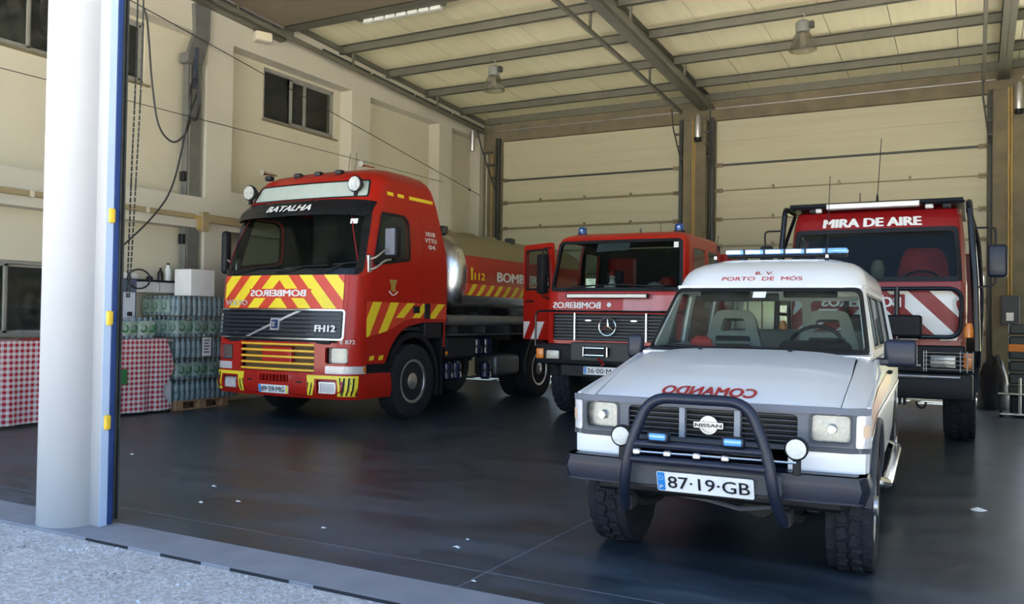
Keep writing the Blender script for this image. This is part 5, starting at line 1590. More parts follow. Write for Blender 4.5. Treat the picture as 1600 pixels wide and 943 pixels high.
# interior
obj('cab_floor', G().box(-1.0, 1.0, .2, 1.7, 1.08, 1.12), M_SEAT, mt, 0)
obj('dashboard', G().box(-.98, .98, .12, .46, 1.5, 1.90, .06, 3), M_DASH, mt)
steering(mt, .52, .62, 1.92, .22, -55)
for x in (-.52, .52):
    seat(mt, x, 1.25, 1.30, M_SEAT)
fg_ = obj('dash_doll', G().lathe([(0, 1.90), (.055, 1.905), (.05, 1.97), (.03, 2.02), (0, 2.02)], (-.10, .28, 0), 'z', 14), M_WFILM, mt)
obj('doll_head', G().lathe([(0, 2.01), (.03, 2.02), (.045, 2.055), (.03, 2.09), (0, 2.10)], (-.10, .28, 0), 'z', 14), mat('pale_felt', (.62, .55, .48), .9), fg_)
obj('doll_hat', G().lathe([(.065, 2.08), (.05, 2.09), (.045, 2.12), (.02, 2.15), (0, 2.155)], (-.10, .28, 0), 'z', 14), mat('red_fabric', (.35, .02, .02), .8), fg_)
obj('doll_foot', G().box(-.20, -.10, .22, .32, 1.90, 1.935, .012), M_WFILM, fg_)
obj('dash_helmet', G().lathe([(.13, 1.93), (.12, 1.99), (.08, 2.05), (0, 2.07)], (.70, .36, 0), 'z', 18), mat('red_helmet', (.30, .015, .015), .35, coat=.4), mt)
obj('dash_bowl', G().lathe([(0, 1.90), (.12, 1.90), (.11, 1.94), (.06, 1.975), (0, 1.985)], (.56, .24, 0), 'z', 18), mat('grey_bowl', (.35, .38, .40), .5), mt)
# body behind the cab
rb = obj('rear_body', G().box(-1.12, 1.12, 2.15, 5.6, 1.0, 2.5, .03), M_RED, mt)
for sg in (-1, 1):
    for i in range(3):
        y = 2.25 + i * 1.1
        sh = obj('roller_shutter', G().box(sg * 1.12, sg * 1.135, y, y + 1.0, 1.15, 2.35, .004), M_ALU, rb)
obj('chassis', G().box(-.45, -.35, .1, 5.4, .72, 1.0).box(.35, .45, .1, 5.4, .72, 1.0).box(-.95, .95, .9, 1.0, .5, .6), M_BLK, mt, 0)

# ================================================================== caged red truck behind the car
ct = thing('forest_fire_truck', 'dark red forest fire truck with black roll cage behind the white car', 'truck', (-1.10, 11.15, 0))
TC = Cab(lambda z: interp(z, [(.9, 1.0), (1.94, 1.0), (2.6, .97), (2.82, .94), (2.88, .86)]), lambda z: interp(z, [(.9, .05), (1.9, .05), (2.6, .17), (2.82, .22), (2.88, .34)]), lambda z: interp(z, [(.9, 2.3), (2.88, 2.25)]), .10, .03, 1.0, 2.1)
TS = TC.S
obj('front_panel', G().sheet([(-1.07, 1.12), (1.07, 1.12), (1.07, 1.95), (-1.07, 1.95)], [], TC, .04, .12), M_RED2, ct, 30)
for sg in (-1, 1):
    for q in hazard(.0, .97, 1.26, 1.84, .46, .23, -1.0, .28):
        obj('white_stripe', G().sheet([(sg * u, v) for u, v in q], [], lambda u, v, w: TC(u, v, w - .003), .002, .15), M_WFILM, ct, 0)
obj('lettering_band', G().sheet(rr(-.62, .36, 1.62, 1.80, .01, 1), [], lambda u, v, w: TC(u, v, w - .0055), .002, .2), M_RED2, ct, 0)
obj('front_lettering', text(G(), 'BOMBEIROS', TC, -.58, .31, 1.65, .115, mirror=True, bold=.04, off=.009), M_WFILM, ct, 0)
# tube guard in front of the panel
yg = -.06
for sg in (-1, 1):
    obj('guard_tube', G().tube(fillet([(sg * .28, yg, 1.30), (sg * .95, yg, 1.30), (sg * .96, yg, 1.86), (sg * .28, yg, 1.86)], .14, 5), .026, 10), M_BLKG, ct)
    obj('guard_post', G().cyl((sg * .28, yg, 1.05), (sg * .28, yg, 1.88), .030, n=10), M_BLKG, ct)
obj('guard_tube', G().cyl((-.28, yg, 1.86), (.28, yg, 1.86), .026, n=10), M_BLKG, ct)
obj('winch_housing', G().box(-.30, .55, -.14, .04, 1.30, 1.55, .02), M_BLK, ct)
# grille and lamps
obj('grille', G().box(-1.0, 1.0, -.0, .1, .88, 1.20, .02), M_BLK, ct)
for sg in (-1, 1):
    hl = obj('headlamp', G().box(sg * .60, sg * .93, -.05, .02, .93, 1.11, .02), M_BLK, ct)
    obj('lamp_reflector', G().box(sg * .64, sg * .90, -.058, -.04, .95, 1.09, .02, 2), M_LAMP, hl)
    obj('lamp_glass', G().box(sg * .635, sg * .905, -.07, -.062, .945, 1.095, .004), G_LENS, hl, 0)
    gd = obj('lamp_guard', G().box(sg * .57, sg * .575, -.10, -.09, .90, 1.14), M_ALU, ct, 0)
    for z in (.93, .98, 1.03, 1.08, 1.12):
        obj('guard_wire', G().cyl((sg * .57, -.095, z), (sg * 1.08, -.095, z), .005, n=6), M_ALU, gd)
    for x in (.60, .95, 1.02, 1.08):
        obj('guard_wire', G().cyl((sg * x, -.095, .90), (sg * x, -.095, 1.14), .006, n=6), M_ALU, gd)
    obj('indicator', G().box(sg * .98, sg * 1.08, -.05, .06, .94, 1.12, .02, 2), M_AMB, ct)
    obj('corner_lamp', G().lathe([(.0, 1.22), (.05, 1.22), (.055, 1.30), (.03, 1.38), (0, 1.39)], (sg * 1.03, -.02, .08), 'z', 14), M_AMB, ct)
    sk = obj('shackle', G().tube([(sg * (.40 + .10 * math.cos(PI * i / 10)), -.07, .97 + .05 * math.sin(PI * i / 10)) for i in range(11)], .012, 6), M_ALU, ct)
    obj('shackle_pin', G().cyl((sg * .26, -.07, .965), (sg * .54, -.07, .965), .014, n=8), M_ALU, sk)
bpt = obj('bumper', G().box(-1.08, 1.08, -.12, .18, .58, .88, .03, 2), M_BLK, ct)
obj('bumper_rail', G().cyl((-.95, -.15, .84), (.95, -.15, .84), .018, n=8), M_ALU, bpt)
for sg in (-1, 1):
    obj('tow_shackle', G().tube([(sg * .55 + .05 * math.cos(PI * i / 8), -.15, .55 - .07 * math.sin(PI * i / 8)) for i in range(9)], .014, 6), M_BLK, bpt)
for i in range(6):
    obj('skid_tooth', G().box(.1 + i * .05, .13 + i * .05, -.05, .05, .50, .58), M_BLK, bpt, 0)
# windscreen, header
to = [(-1.07, 1.94), (1.07, 1.94), (1.07, 2.83), (-1.07, 2.83)]
th_ = rq([(-.93, 1.985), (.93, 1.985), (.91, 2.57), (-.91, 2.57)], .05)
obj('windscreen_frame', G().sheet(to, [th_], TC, .04, .1), M_RED2, ct, 30)
obj('pillar_lining', G().sheet(to, [th_], lambda u, v, w: TC(u, v, w + .045), .01, .1), M_LIN, ct, 30)
tw = obj('windscreen', G().sheet(rq([(-.95, 1.97), (.95, 1.97), (.93, 2.59), (-.93, 2.59)], .05), [], lambda u, v, w: TC(u, v, w + .006), .007, .12), G_TWS, ct, 60)
obj('windscreen_seal', G().sheet(rq([(-.97, 1.95), (.97, 1.95), (.95, 2.61), (-.95, 2.61)], .06), [rq([(-.915, 2.01), (.915, 2.01), (.895, 2.555), (-.895, 2.555)], .05)], lambda u, v, w: TC(u, v, w - .005), .06, .12), M_BLK, tw, 40)
obj('header_lettering', text(G(), 'MIRA DE AIRE', TC, -.61, .545, 2.635, .105, bold=.055, off=.006), M_WFILM, ct, 0)
for sg in (-1, 1):
    outer = [(sg * 1.07, 1.12), (sg * TS, 1.12), (sg * TS, 2.83), (sg * 1.07, 2.83)]
    w1, w2 = [(.45, 1.98), (1.20, 1.98), (1.20, 2.58), (.52, 2.58)], [(1.36, 1.98), (2.12, 1.98), (2.12, 2.58), (1.36, 2.58)]
    hs = [rq(TC.side(q, sg), .05, 3) for q in (w1, w2)]
    obj('cab_side', G().sheet(outer, hs, TC, .04, .15), M_RED2, ct, 30)
    obj('side_lining', G().sheet(outer, hs, lambda u, v, w: TC(u, v, w + .045), .01, .2), M_LIN, ct, 30)
    for q in hs:
        obj('side_window', G().sheet(q, [], lambda u, v, w: TC(u, v, w + .01), .006), G_WIN, ct, 60)
    wheel(ct, sg * .93, 1.12, .60, .36, .27, 'steel', sg)
    wheel(ct, sg * .93, 4.3, .60, .36, .27, 'steel', sg)
    obj('mudguard', G().sheet([(1.12 + .76 * math.cos(a), .60 + .72 * math.sin(a)) for a in [math.radians(q) for q in range(176, 3, -12)]] + [(1.12 + .70 * math.cos(a), .60 + .66 * math.sin(a)) for a in [math.radians(q) for q in range(8, 177, 12)]], [], lambda u, v, w: (sg * (1.14 - w), u, v), .4), M_BLK, ct, 30)
    # roll cage: front leg, roof rail, side rail
    obj('cage_tube', G().tube(fillet([(sg * 1.12, -.02, 1.15), (sg * 1.10, -.0, 1.95), (sg * 1.03, .06, 2.88), (sg * 1.03, 2.3, 2.88), (sg * 1.12, 2.5, 1.2)], .10, 5), .034, 10), M_BLKG, ct)
    obj('cage_tube', G().tube(fillet([(sg * 1.14, .30, .95), (sg * 1.17, .32, 1.75), (sg * 1.13, .55, 2.45), (sg * 1.03, .75, 2.87)], .15, 4), .024, 8), M_BLKG, ct)
    obj('cage_tube', G().tube([(sg * 1.12, .02, 1.55), (sg * 1.15, 2.4, 1.55)], .024, 8), M_BLKG, ct)
    # mirror on a long arm
    ma = obj('mirror', G().box(sg * 1.22, sg * 1.42, .02, .12, 1.99, 2.37, .035, 3) if sg > 0 else G().box(-1.34, -1.18, .02, .12, 2.22, 2.42, .035, 3), M_NAVY if sg > 0 else M_BLK, ct)
    obj('mirror_arm', G().tube(fillet([(sg * 1.10, .02, 2.56), (sg * 1.30, .04, 2.56), (sg * 1.30, .06, 1.90), (sg * 1.12, .02, 1.88)], .05, 3) if sg > 0 else fillet([(-1.06, .02, 2.60), (-1.28, .04, 2.60), (-1.28, .06, 2.40)], .05, 3), .012, 6), M_BLK, ma)
obj('cage_tube', G().cyl((-.97, .06, 2.895), (.97, .06, 2.895), .034, n=10), M_BLKG, ct)
obj('cage_tube', G().cyl((-1.0, 1.2, 2.90), (1.0, 1.2, 2.90), .03, n=10), M_BLKG, ct)
obj('roof_rack', G().box(-.99, .99, .05, 2.2, 2.865, 2.90, .01), M_BLK, ct, 0)
lbt = obj('light_bar', G().box(-.52, .52, -.08, .0, 2.83, 2.90, .008), M_ALU, ct)
obj('bar_lens', G().box(-.51, .51, -.09, -.075, 2.84, 2.89, .005), mat('cool_white_lens', (.80, .82, .84), .3), lbt, 0)
for x in (-.68, -.62, .62, .80):
    obj('roof_lamp', G().box(x - .045, x + .045, -.05, .03, 2.80, 2.85, .01), M_BLK if abs(x) > .65 else M_CLR, ct)
g = G().sheet([(-TS, 2.82), (TS, 2.82), (TS, 2.88), (-TS, 2.88)], [], TC, .03, .06)
shell_top(g, TC, 2.88, .01)
obj('roof', g, M_RED2, ct, 50)
obj('headliner', G().box(-.9, .9, .4, 2.2, 2.76, 2.79), M_LIN, ct, 0)
ab = obj('aerial_base', G().box(-.10, .10, .3, .42, 2.90, 2.95, .01).cyl((.02, .36, 2.95), (.02, .36, 3.05), .02, .01, 8), M_BLK, ct)
obj('aerial', G().tube([(.02, .36, 3.0), (.06, .40, 3.75)], .005, 5), M_BLK, ct)
obj('aerial', G().tube([(-.18, .36, 2.9), (-.18, .37, 3.08)], .006, 5), M_BLK, ct)
obj('cab_back', G().sheet([(-.98, 1.12), (.98, 1.12), (.94, 2.8), (-.94, 2.8)], [], lambda u, v, w: (u, 2.24 - w, v), .04), M_LIN, ct, 0)
obj('cab_floor', G().box(-.95, .95, .2, 2.2, 1.12, 1.16), M_SEAT, ct, 0)
obj('dashboard', G().box(-.94, .94, .12, .48, 1.6, 2.0, .06, 3), M_DASH, ct)
steering(ct, .50, .66, 2.0, .2, -55)
for x in (-.50, .50):
    s_ = seat(ct, x, 1.35, 1.42, M_SEAT)
# red jackets hung over the seats, a paper on the dash
def jacket(x0):
    g = G()
    n = 14
    rows = [(.16, 2.42, .05), (.20, 2.40, .09), (.26, 2.30, .11), (.30, 2.12, .13), (.31, 1.9, .13), (.30, 1.75, .13)]
    vs = []
    for r, z, d in rows:
        for i in range(n):
            a = 2 * PI * i / n
            vs.append((x0 + r * math.cos(a) * (1 + .05 * math.sin(5 * a + z * 9)), 1.02 + d * math.sin(a) * (1.1 + .2 * math.sin(3 * a)), z))
    fs = [(j * n + i, j * n + (i + 1) % n, (j + 1) * n + (i + 1) % n, (j + 1) * n + i) for j in range(len(rows) - 1) for i in range(n)] + [tuple(range(n))]
    return g.add(vs, fs)
obj('seat_jacket', jacket(.50), mat('red_jacket', (.55, .03, .03), .8, var=.2, scale=8), ct, 60)
obj('seat_jacket', jacket(-.50), mat('navy_jacket', (.015, .018, .03), .85, var=.2, scale=8), ct, 60)
obj('dash_paper', G().box(.02, .26, .30, .46, 2.0, 2.008), M_WFILM, ct, 0)
obj('face_mask', G().lathe([(0, 2.02), (.07, 2.03), (.09, 2.15), (.06, 2.26), (0, 2.28)], (-.02, .9, 0), 'z', 12), mat('tan_canvas', (.30, .26, .18), .8), ct)
rbt = obj('rear_body', G().box(-1.10, 1.10, 2.55, 6.0, 1.0, 2.45, .03), M_RED2, ct)
for sg in (-1, 1):
    for i in range(2):
        obj('roller_shutter', G().box(sg * 1.10, sg * 1.115, 2.7 + i * 1.6, 4.15 + i * 1.6, 1.15, 2.3, .004), M_ALU, rbt)
obj('chassis', G().box(-.45, -.35, .1, 5.8, .78, 1.05).box(.35, .45, .1, 5.8, .78, 1.05).box(-.95, .95, 1.05, 1.2, .52, .66), M_BLK, ct, 0)
# ------------------------------------------------------------------ along the cream wall
def gingham():
    m = bpy.data.materials.new('gingham_cloth')
    m.use_nodes = True
    n, l = m.node_tree.nodes, m.node_tree.links
    p = n['Principled BSDF']
    p.inputs['Roughness'].default_value = .85
    p.inputs['Specular IOR Level'].default_value = .2
    tc = n.new('ShaderNodeTexCoord')
    sp = n.new('ShaderNodeSeparateXYZ')
    l.new(tc.outputs['UV'], sp.inputs[0])
    st = []
    for i in (0, 1):
        a = n.new('ShaderNodeMath')
        a.operation = 'MULTIPLY'
        a.inputs[1].default_value = 1 / .072
        l.new(sp.outputs[i], a.inputs[0])
        b = n.new('ShaderNodeMath')
        b.operation = 'FRACT'
        l.new(a.outputs[0], b.inputs[0])
        c = n.new('ShaderNodeMath')
        c.operation = 'LESS_THAN'
        c.inputs[1].default_value = .5
        l.new(b.outputs[0], c.inputs[0])
        st.append(c)
    ad = n.new('ShaderNodeMath')
    ad.operation = 'ADD'
    l.new(st[0].outputs[0], ad.inputs[0])
    l.new(st[1].outputs[0], ad.inputs[1])
    hf2 = n.new('ShaderNodeMath')
    hf2.operation = 'MULTIPLY'
    hf2.inputs[1].default_value = .5
    l.new(ad.outputs[0], hf2.inputs[0])
    mx = n.new('ShaderNodeMix')
    mx.data_type = 'RGBA'
    mx.inputs[6].default_value = (.70, .67, .66, 1)
    mx.inputs[7].default_value = (.42, .015, .035, 1)
    l.new(hf2.outputs[0], mx.inputs[0])
    l.new(mx.outputs[2], p.inputs['Base Color'])
    return m
M_GING = gingham()
M_CLOTHB = mat('white_cloth_back', (.62, .62, .64), .9)
M_WOOD = mat('pallet_wood', (.36, .20, .10), .8, var=.3, scale=4, stretch=(1, 8, 8), bump=.2)
M_CARD = mat('white_carton', (.72, .72, .70), .7, var=.05)
M_PET = mat('blue_green_bottle_plastic', (.07, .13, .17), .16, var=.45, scale=11, coat=.5, col2=(.34, .42, .43))
M_FILM = mat('printed_pack_film', (.16, .30, .20), .22, var=.4, scale=7, coat=.5, col2=(.55, .60, .58))
M_GREENP = mat('green_print', (.03, .20, .07), .35)
M_TABLE = mat('table_laminate', (.35, .33, .3), .6)

def cloth_table(ya, yb2, label, right_drape, xf=-10.42):
    t = thing('bar_table', 'x', 'table', (0, 0, 0), group='tall tables along the cream wall')
    t['label'] = label[0]
    obj('table_top', G().box(-11.02, xf - .03, ya + .03, yb2 - .03, 1.03, 1.065, .006), M_TABLE, t)
    for x in (-10.95, xf - .10):
        for y in (ya + .10, yb2 - .10):
            obj('leg', G().box(x - .025, x + .025, y - .025, y + .025, 0, 1.03, .004), M_DGREY, t)
    # cloth: front drop, top, end drop; uv in metres
    fold = lambda y, z: .022 * math.sin(y * 11 + 2.0 * math.sin(y * 3)) * (1.07 - z) + .012 * math.sin(y * 29) * (1.07 - z)
    g = G()
    if right_drape:
        outer = [(ya, .05), (yb2 - .22, .035), (yb2 - .04, .05), (yb2 - .16, .19), (yb2 - .24, .34), (yb2 - .10, .50), (yb2 - .01, .64), (yb2 - .05, .78), (yb2 - .18, 1.075), (ya, 1.075)]
    else:
        outer = [(ya, .02), (yb2, .05), (yb2, 1.075), (ya, 1.075)]
    g.sheet(outer, [], lambda u, v, w: (xf + fold(u, v) - w, u, v), .004, .07)
    n0 = len(g.v)
    c = obj('tablecloth', g, M_GING, None, 60)
    me = c.data
    uv = me.uv_layers.new(name='UVMap')
    for lp in me.loops:
        q = me.vertices[lp.vertex_index].co
        uv.data[lp.index].uv = (q.y, q.z)
    tag(c, label[1], 'tablecloth', 'red checked tablecloths')
    g = G().sheet(quad(-11.03, xf + .002, ya, yb2 - (.15 if right_drape else 0)), [], lambda u, v, w: (u, v, 1.078 - w), .006, .2)
    ct_ = obj('cloth_top', g, M_GING, c, 0)
    uv = ct_.data.uv_layers.new(name='UVMap')
    for lp in ct_.data.loops:
        q = ct_.data.vertices[lp.vertex_index].co
        uv.data[lp.index].uv = (q.x, q.y)
    if right_drape:
        obj('cloth_underside', G().sheet([(yb2 - .24, .34), (yb2 - .10, .50), (yb2 - .06, .44), (yb2 - .05, .25), (yb2 - .04, .05), (yb2 - .16, .19)], [], lambda u, v, w: (xf - .03 - .1 * (v < .3) * 0 - w, u, v), .004, .1), M_CLOTHB, c, 60)
    return t, c
cloth_table(5.15, 6.98, ('tall table at the picture edge before the low window', 'red checked cloth on the table at the picture edge'), False)
cloth_table(7.2, 8.83, ('tall table beside the pallet of bottled water', 'red checked cloth with turned-up corner beside the water pallet'), True)
g = G().box(-10.47, -10.44, 7.95, 8.02, .38, .62, .004)
tag(obj('green_card', G().box(-10.41, -10.39, 7.86, 7.985, .45, .66, .004), M_GREENP), 'small green card pinned low on checked cloth', 'card')
gl_ = thing('drinking_glass', 'clear glass standing on the checked table by low window', 'glass', (-10.62, 6.58, 1.081))
obj('glass_bowl', G().lathe([(.0, 0), (.03, .0), (.035, .01), (.04, .13), (.037, .13), (.031, .015), (0, .012)], n=18), G_LENS, gl_)
tag(obj('red_tray', G().box(-10.78, -10.50, 6.66, 6.95, 1.081, 1.10, .008), mat('red_tray', (.40, .02, .03), .45)), 'red tray on the checked table by low window', 'tray')

# pallet with bottled water
pal = thing('pallet', 'wooden pallet under the stacked bottled water', 'pallet', (-10.82, 9.44, 0))
for i in range(5):
    x = -.40 + i * .175
    obj('plank', G().box(x, x + .10, -.60, .42, .122, .144, .003), M_WOOD, pal, 0)
for y in (-.60, -.16, .28):
    obj('stringer_board', G().box(-.40, .40, y, y + .14, .10, .122, .003), M_WOOD, pal, 0)
    for x in (-.40, -.07, .27):
        obj('block', G().box(x, x + .13, y, y + .14, .022, .10, .003), M_WOOD, pal, 0)
for x in (-.40, -.07, .27):
    obj('skid_board', G().box(x, x + .13, -.60, .42, 0, .022, .003), M_WOOD, pal, 0)
bot = mesh_of('bottle', G().lathe([(0, 0), (.040, 0), (.046, .01), (.046, .09), (.043, .10), (.046, .11), (.046, .19), (.040, .225), (.018, .27), (.015, .275), (.015, .30), (0, .30)], n=14), M_PET, 50)
filmh = mesh_of('pack_film', G().box(-.098, .098, -.146, .146, .03, .25, .03, 2), M_FILM, 40)
def arcmark(r0, r1, a0, a1, cx, cz, f):
    n = 8
    p = [(cx + r1 * math.cos(a0 + (a1 - a0) * i / n), cz + r1 * math.sin(a0 + (a1 - a0) * i / n)) for i in range(n + 1)] + [(cx + r0 * math.cos(a1 - (a1 - a0) * i / n), cz + r0 * math.sin(a1 - (a1 - a0) * i / n)) for i in range(n + 1)]
    return G().sheet(p, [], f, .002)
g1 = arcmark(.035, .062, math.radians(-150), math.radians(60), 0, .145, lambda u, v, w: (.0995 - w, u, v))
g2 = arcmark(.035, .062, math.radians(-150), math.radians(60), 0, .145, lambda u, v, w: (u, -.1475 + w, v))
mk1, mk2 = mesh_of('print_mark', g1, M_GREENP, 0), mesh_of('print_mark', g2, M_GREENP, 0)
bb1 = mesh_of('print_band', G().box(.099, .1, -.12, .12, .04, .075), M_GREENP, 0)
def water_pack(x, y, z, film, label, group):
    t = thing('water_pack', label, 'bottle pack', (x, y, z), group=group)
    for i in (-1, 0, 1):
        for j in (-.5, .5):
            obj('bottle', bot, None, t, loc=(j * .098, i * .0975, 0))
    if film:
        obj('pack_film', filmh, None, t)
        obj('print_mark', mk1, None, t, loc=(0, -.06, 0))
        obj('print_mark', mk1, None, t, loc=(0, .08, 0))
        obj('print_mark', mk2, None, t)
    return t
LN = ['bottom', 'second', 'middle', 'fourth', 'top']
for k in range(5):
    z = .144 + k * .318
    for j in range(4):
        for i in range(4):
            if not (i == 3 or j == 0):
                continue
            x, y = -10.82 - .30 + i * .199, 9.44 - .45 + j * .296
            fm = (k in (1, 3)) or (j == 0 and i < 3)
            side = 'garage-facing side' if i == 3 else 'table-facing side'
            pos = ['nearest the corner', 'second from the corner', 'third from the corner', 'fourth from the corner'][j if i == 3 else 3 - i]
            if i == 3 and j == 0:
                lb_ = '%s-layer corner pack of bottled water on the pallet' % LN[k]
            else:
                lb_ = '%s-layer water pack on the pallet, %s, %s' % (LN[k], side, pos)
            water_pack(x, y, z, fm, lb_, 'packs of bottled water on the pallet')
for i, y in enumerate((8.06, 8.365)):
    water_pack(-10.58, y, 1.081, True, ['green-labelled water pack on the checked table, farther from the pallet', 'green-labelled water pack on the checked table, next to the pallet'][i], 'packs of bottled water on the table')
G_SW = glass('stretch_film', (.93, .95, .95), dirt_haze=.05, rough=.08)
tag(obj('stretch_film', G().sheet(quad(8.838, 10.05, .15, 1.72), [], lambda u, v, w: (-10.408 + .004 * math.sin(u * 40 + v * 9) - w, u, v), .001, .08), G_SW, None, 60), 'clear stretch film on the garage-facing side of the bottled water', 'plastic film', 'stretch film on the bottled water')
tag(obj('stretch_film', G().sheet(quad(-11.20, -10.412, .15, 1.72), [], lambda u, v, w: (u, 8.838 + .003 * math.sin(u * 40 + v * 9) + w, v), .001, .08), G_SW, None, 60), 'clear stretch film on the table-facing side of the bottled water', 'plastic film', 'stretch film on the bottled water')
nt_ = thing('notice', 'white printed notice taped to the bottled water', 'notice', (0, 0, 0))
obj('sheet', G().box(-10.402, -10.400, 9.30, 9.47, .80, 1.08), M_PLATE, nt_, 0)
for i in range(5):
    obj('print_line', G().box(-10.3995, -10.399, 9.33, 9.44 - .02 * (i % 2), .85 + i * .045, .87 + i * .045), M_GREY, nt_, 0)
cb = thing('carton', 'plain white carton on top of the bottled water', 'carton', (-10.64, 9.33, 1.7175))
obj('carton_body', G().box(-.18, .18, -.22, .24, 0, .40, .004), M_CARD, cb, 0)
obj('carton_flap', G().box(-.18, .18, -.22, .0, .402, .406, .001), M_CARD, cb, 0)
obj('carton_flap', G().box(-.18, .18, .01, .24, .402, .406, .001), M_CARD, cb, 0)

# shelf unit on the wall with bottles
sh = thing('wall_cabinet', 'white wall cabinet with dark top behind the bottled water', 'cabinet', (0, 0, 0))
obj('cabinet_body', G().box(-11.34, -11.12, 8.76, 9.72, 1.76, 1.925, .006), M_CARD, sh, 0)
obj('cabinet_top', G().box(-11.34, -11.08, 8.70, 10.02, 1.93, 1.955, .004), M_BLK, sh, 0)
for y in (9.08, 9.4):
    obj('cabinet_gap', G().box(-11.119, -11.117, y, y + .008, 1.77, 1.92), M_GREY, sh, 0)
def small_bottle(x, y, z, h, r, m, label, cat='bottle'):
    t = thing('bottle', label, cat, (x, y, z), group='bottles on the wall cabinet')
    obj('bottle_body', G().lathe([(0, 0), (r, 0), (r, h * .6), (r * .4, h * .82), (r * .35, h * .92), (0, h * .92)], n=14), m, t, 50)
    obj('cap', G().lathe([(r * .42, h * .90), (r * .42, h), (0, h)], n=12), M_BLK, t, 50)
small_bottle(-11.2, 8.96, 1.955, .07, .05, M_BLK, 'low dark pot on the wall cabinet')
small_bottle(-11.2, 9.16, 1.955, .20, .045, mat('brown_glass', (.03, .025, .015), .2), 'dark glass bottle on the wall cabinet')
small_bottle(-11.2, 9.30, 1.955, .28, .055, M_WFILM, 'white spray bottle on the wall cabinet')
# grey dispenser on the table with a hose ring
wd_ = thing('drink_dispenser', 'grey-blue drink dispenser standing on the checked table', 'dispenser', (-10.87, 8.25, 1.081))
obj('dispenser_body', G().box(-.16, .10, -.20, .16, 0, .86, .015), mat('grey_blue_casing', (.10, .13, .20), .45), wd_)
obj('dispenser_front', G().box(.10, .115, -.10, .12, .10, .66, .006), mat('pale_casing', (.55, .60, .68), .4), wd_)
obj('dispenser_lid', G().box(-.16, .11, -.20, .16, .862, .95, .02, 2), M_CARD, wd_)
obj('dispenser_tap', G().box(.115, .16, -.02, .04, .32, .38, .008), M_BLK, wd_)
obj('hose_ring', G().tube([(.12, .17 + .19 * math.cos(2 * PI * i / 30), .86 + .14 * math.sin(2 * PI * i / 30)) for i in range(30)], .013, 8, True), M_CABLE, wd_)

# ------------------------------------------------------------------ services on the cream wall
dp = thing('downpipe', 'grey square downpipe with an offset on the cream wall', 'pipe')
M_DUCT = mat('grey_sheet_duct', (.15, .155, .145), .5, .2, var=.15)
f_ = lambda u, v, w: (-10.97 - w, u, v)
obj('pipe_upper', G().sheet([(9.41, 5.45), (9.70, 5.45), (9.84, 5.92), (9.84, 6.40), (9.52, 6.40), (9.55, 5.95), (9.41, 5.55)], [], f_, .08), M_DUCT, dp, 0)
obj('pipe_middle', G().box(-11.20, -11.08, 9.51, 9.79, 3.335, 5.6, .004), M_DUCT, dp, 0)
obj('pipe_elbow', G().box(-11.20, -10.98, 9.43, 9.70, 5.44, 5.60, .005), M_DUCT, dp, 0)
obj('pipe_lower', G().box(-11.20, -11.08, 9.51, 9.78, 1.965, 2.828, .004), M_DUCT, dp, 0)
obj('pipe_seam', G().box(-11.082, -11.075, 9.55, 9.565, 3.34, 5.5), M_ALU, dp, 0)
obj('pipe_seam', G().box(-11.082, -11.075, 9.55, 9.565, 1.97, 2.82), M_ALU, dp, 0)
for z in (3.55, 2.55):
    obj('pipe_clip', G().box(-11.16, -11.06, 9.44, 9.51, z, z + .16, .01), M_BLK, dp)
tr = thing('cable_trunking', 'beige cable trunking along the cream wall ledge', 'trunking')
obj('trunking_run', G().box(-11.049, -10.98, 4.0, 9.62, 2.965, 3.04, .006), M_TRAY, tr, 0)
for y in (5.1, 6.9, 8.7):
    obj('trunking_coupler', G().box(-11.049, -10.975, y, y + .06, 2.958, 3.047, .004), M_WALL2, tr, 0)
obj('trunking_run', G().box(-11.049, -10.97, 9.84, 17.0, 2.93, 3.06, .006), M_TRAY, tr, 0)
g = G()
for i in range(5):
    g.tube(fillet([(-10.985, 9.58, 3.02 - .012 * i), (-10.975, 9.66 + .03 * i, 3.02 - .012 * i), (-10.975, 9.66 + .03 * i, 2.78)], .03, 3), .010, 6)
cbx = obj('cable_bundle', g, M_CONDUIT, tr)
cbx['kind'] = 'stuff'
obj('trunking_elbow', G().box(-11.049, -10.965, 9.76, 9.90, 2.78, 3.09, .01), M_TRAY, tr, 0)
cable = thing('black_cable', 'black cable looped over the grey downpipe', 'cable')
X = -10.9
obj('cable_drop', G().tube(bez([(X, 8.5, 6.0), (X, 8.57, 5.85), (X, 8.62, 5.5), (X, 8.69, 4.9), (X, 8.82, 4.3), (X, 9.06, 4.09), (X, 9.27, 4.2), (X, 9.41, 4.5), (X, 9.43, 5.18), (X, 9.50, 5.62)], 6), .014, 6), M_CABLE, cable)
obj('cable_tail', G().tube(bez([(X + .02, 9.50, 5.62), (X + .02, 9.52, 5.0), (X + .02, 9.36, 4.5), (X + .02, 9.1, 3.46), (X + .02, 8.77, 2.93), (X + .02, 8.2, 2.38)], 6), .014, 6), M_CABLE, cable)
for i in range(3):
    r = .13 + .015 * i
    obj('cable_coil', G().tube([(X + .03 + .01 * i, 9.45 + r * .7 * math.cos(2 * PI * k / 24), 4.78 + .02 * i + r * 2.1 * math.sin(2 * PI * k / 24)) for k in range(24)], .011, 6, True), M_CABLE, cable)
for i in range(3):
    obj('cable_hang', G().tube([(X + .03, 9.47 + .02 * i, 5.66), (X + .03, 9.44 + .02 * i, 5.0)], .012, 6), mat('navy_cable', (.02, .03, .06), .5), cable)
spw = tag(obj('span_wire', G().tube([(X + .05, 8.2, 6.0), (X + .04, 9.5, 5.82), (X + .03, 18.34, 4.49)], .008, 5), M_CABLE), 'thin dark span wire running down along the cream wall', 'wire')
tag(obj('wall_wire', G().tube([(-11.03, 4.2, 4.55), (-11.03, 13.3, 4.61), (-11.03, 16.9, 4.62)], .006, 5), M_CABLE), 'thin level wire across the cream wall below the windows', 'wire')
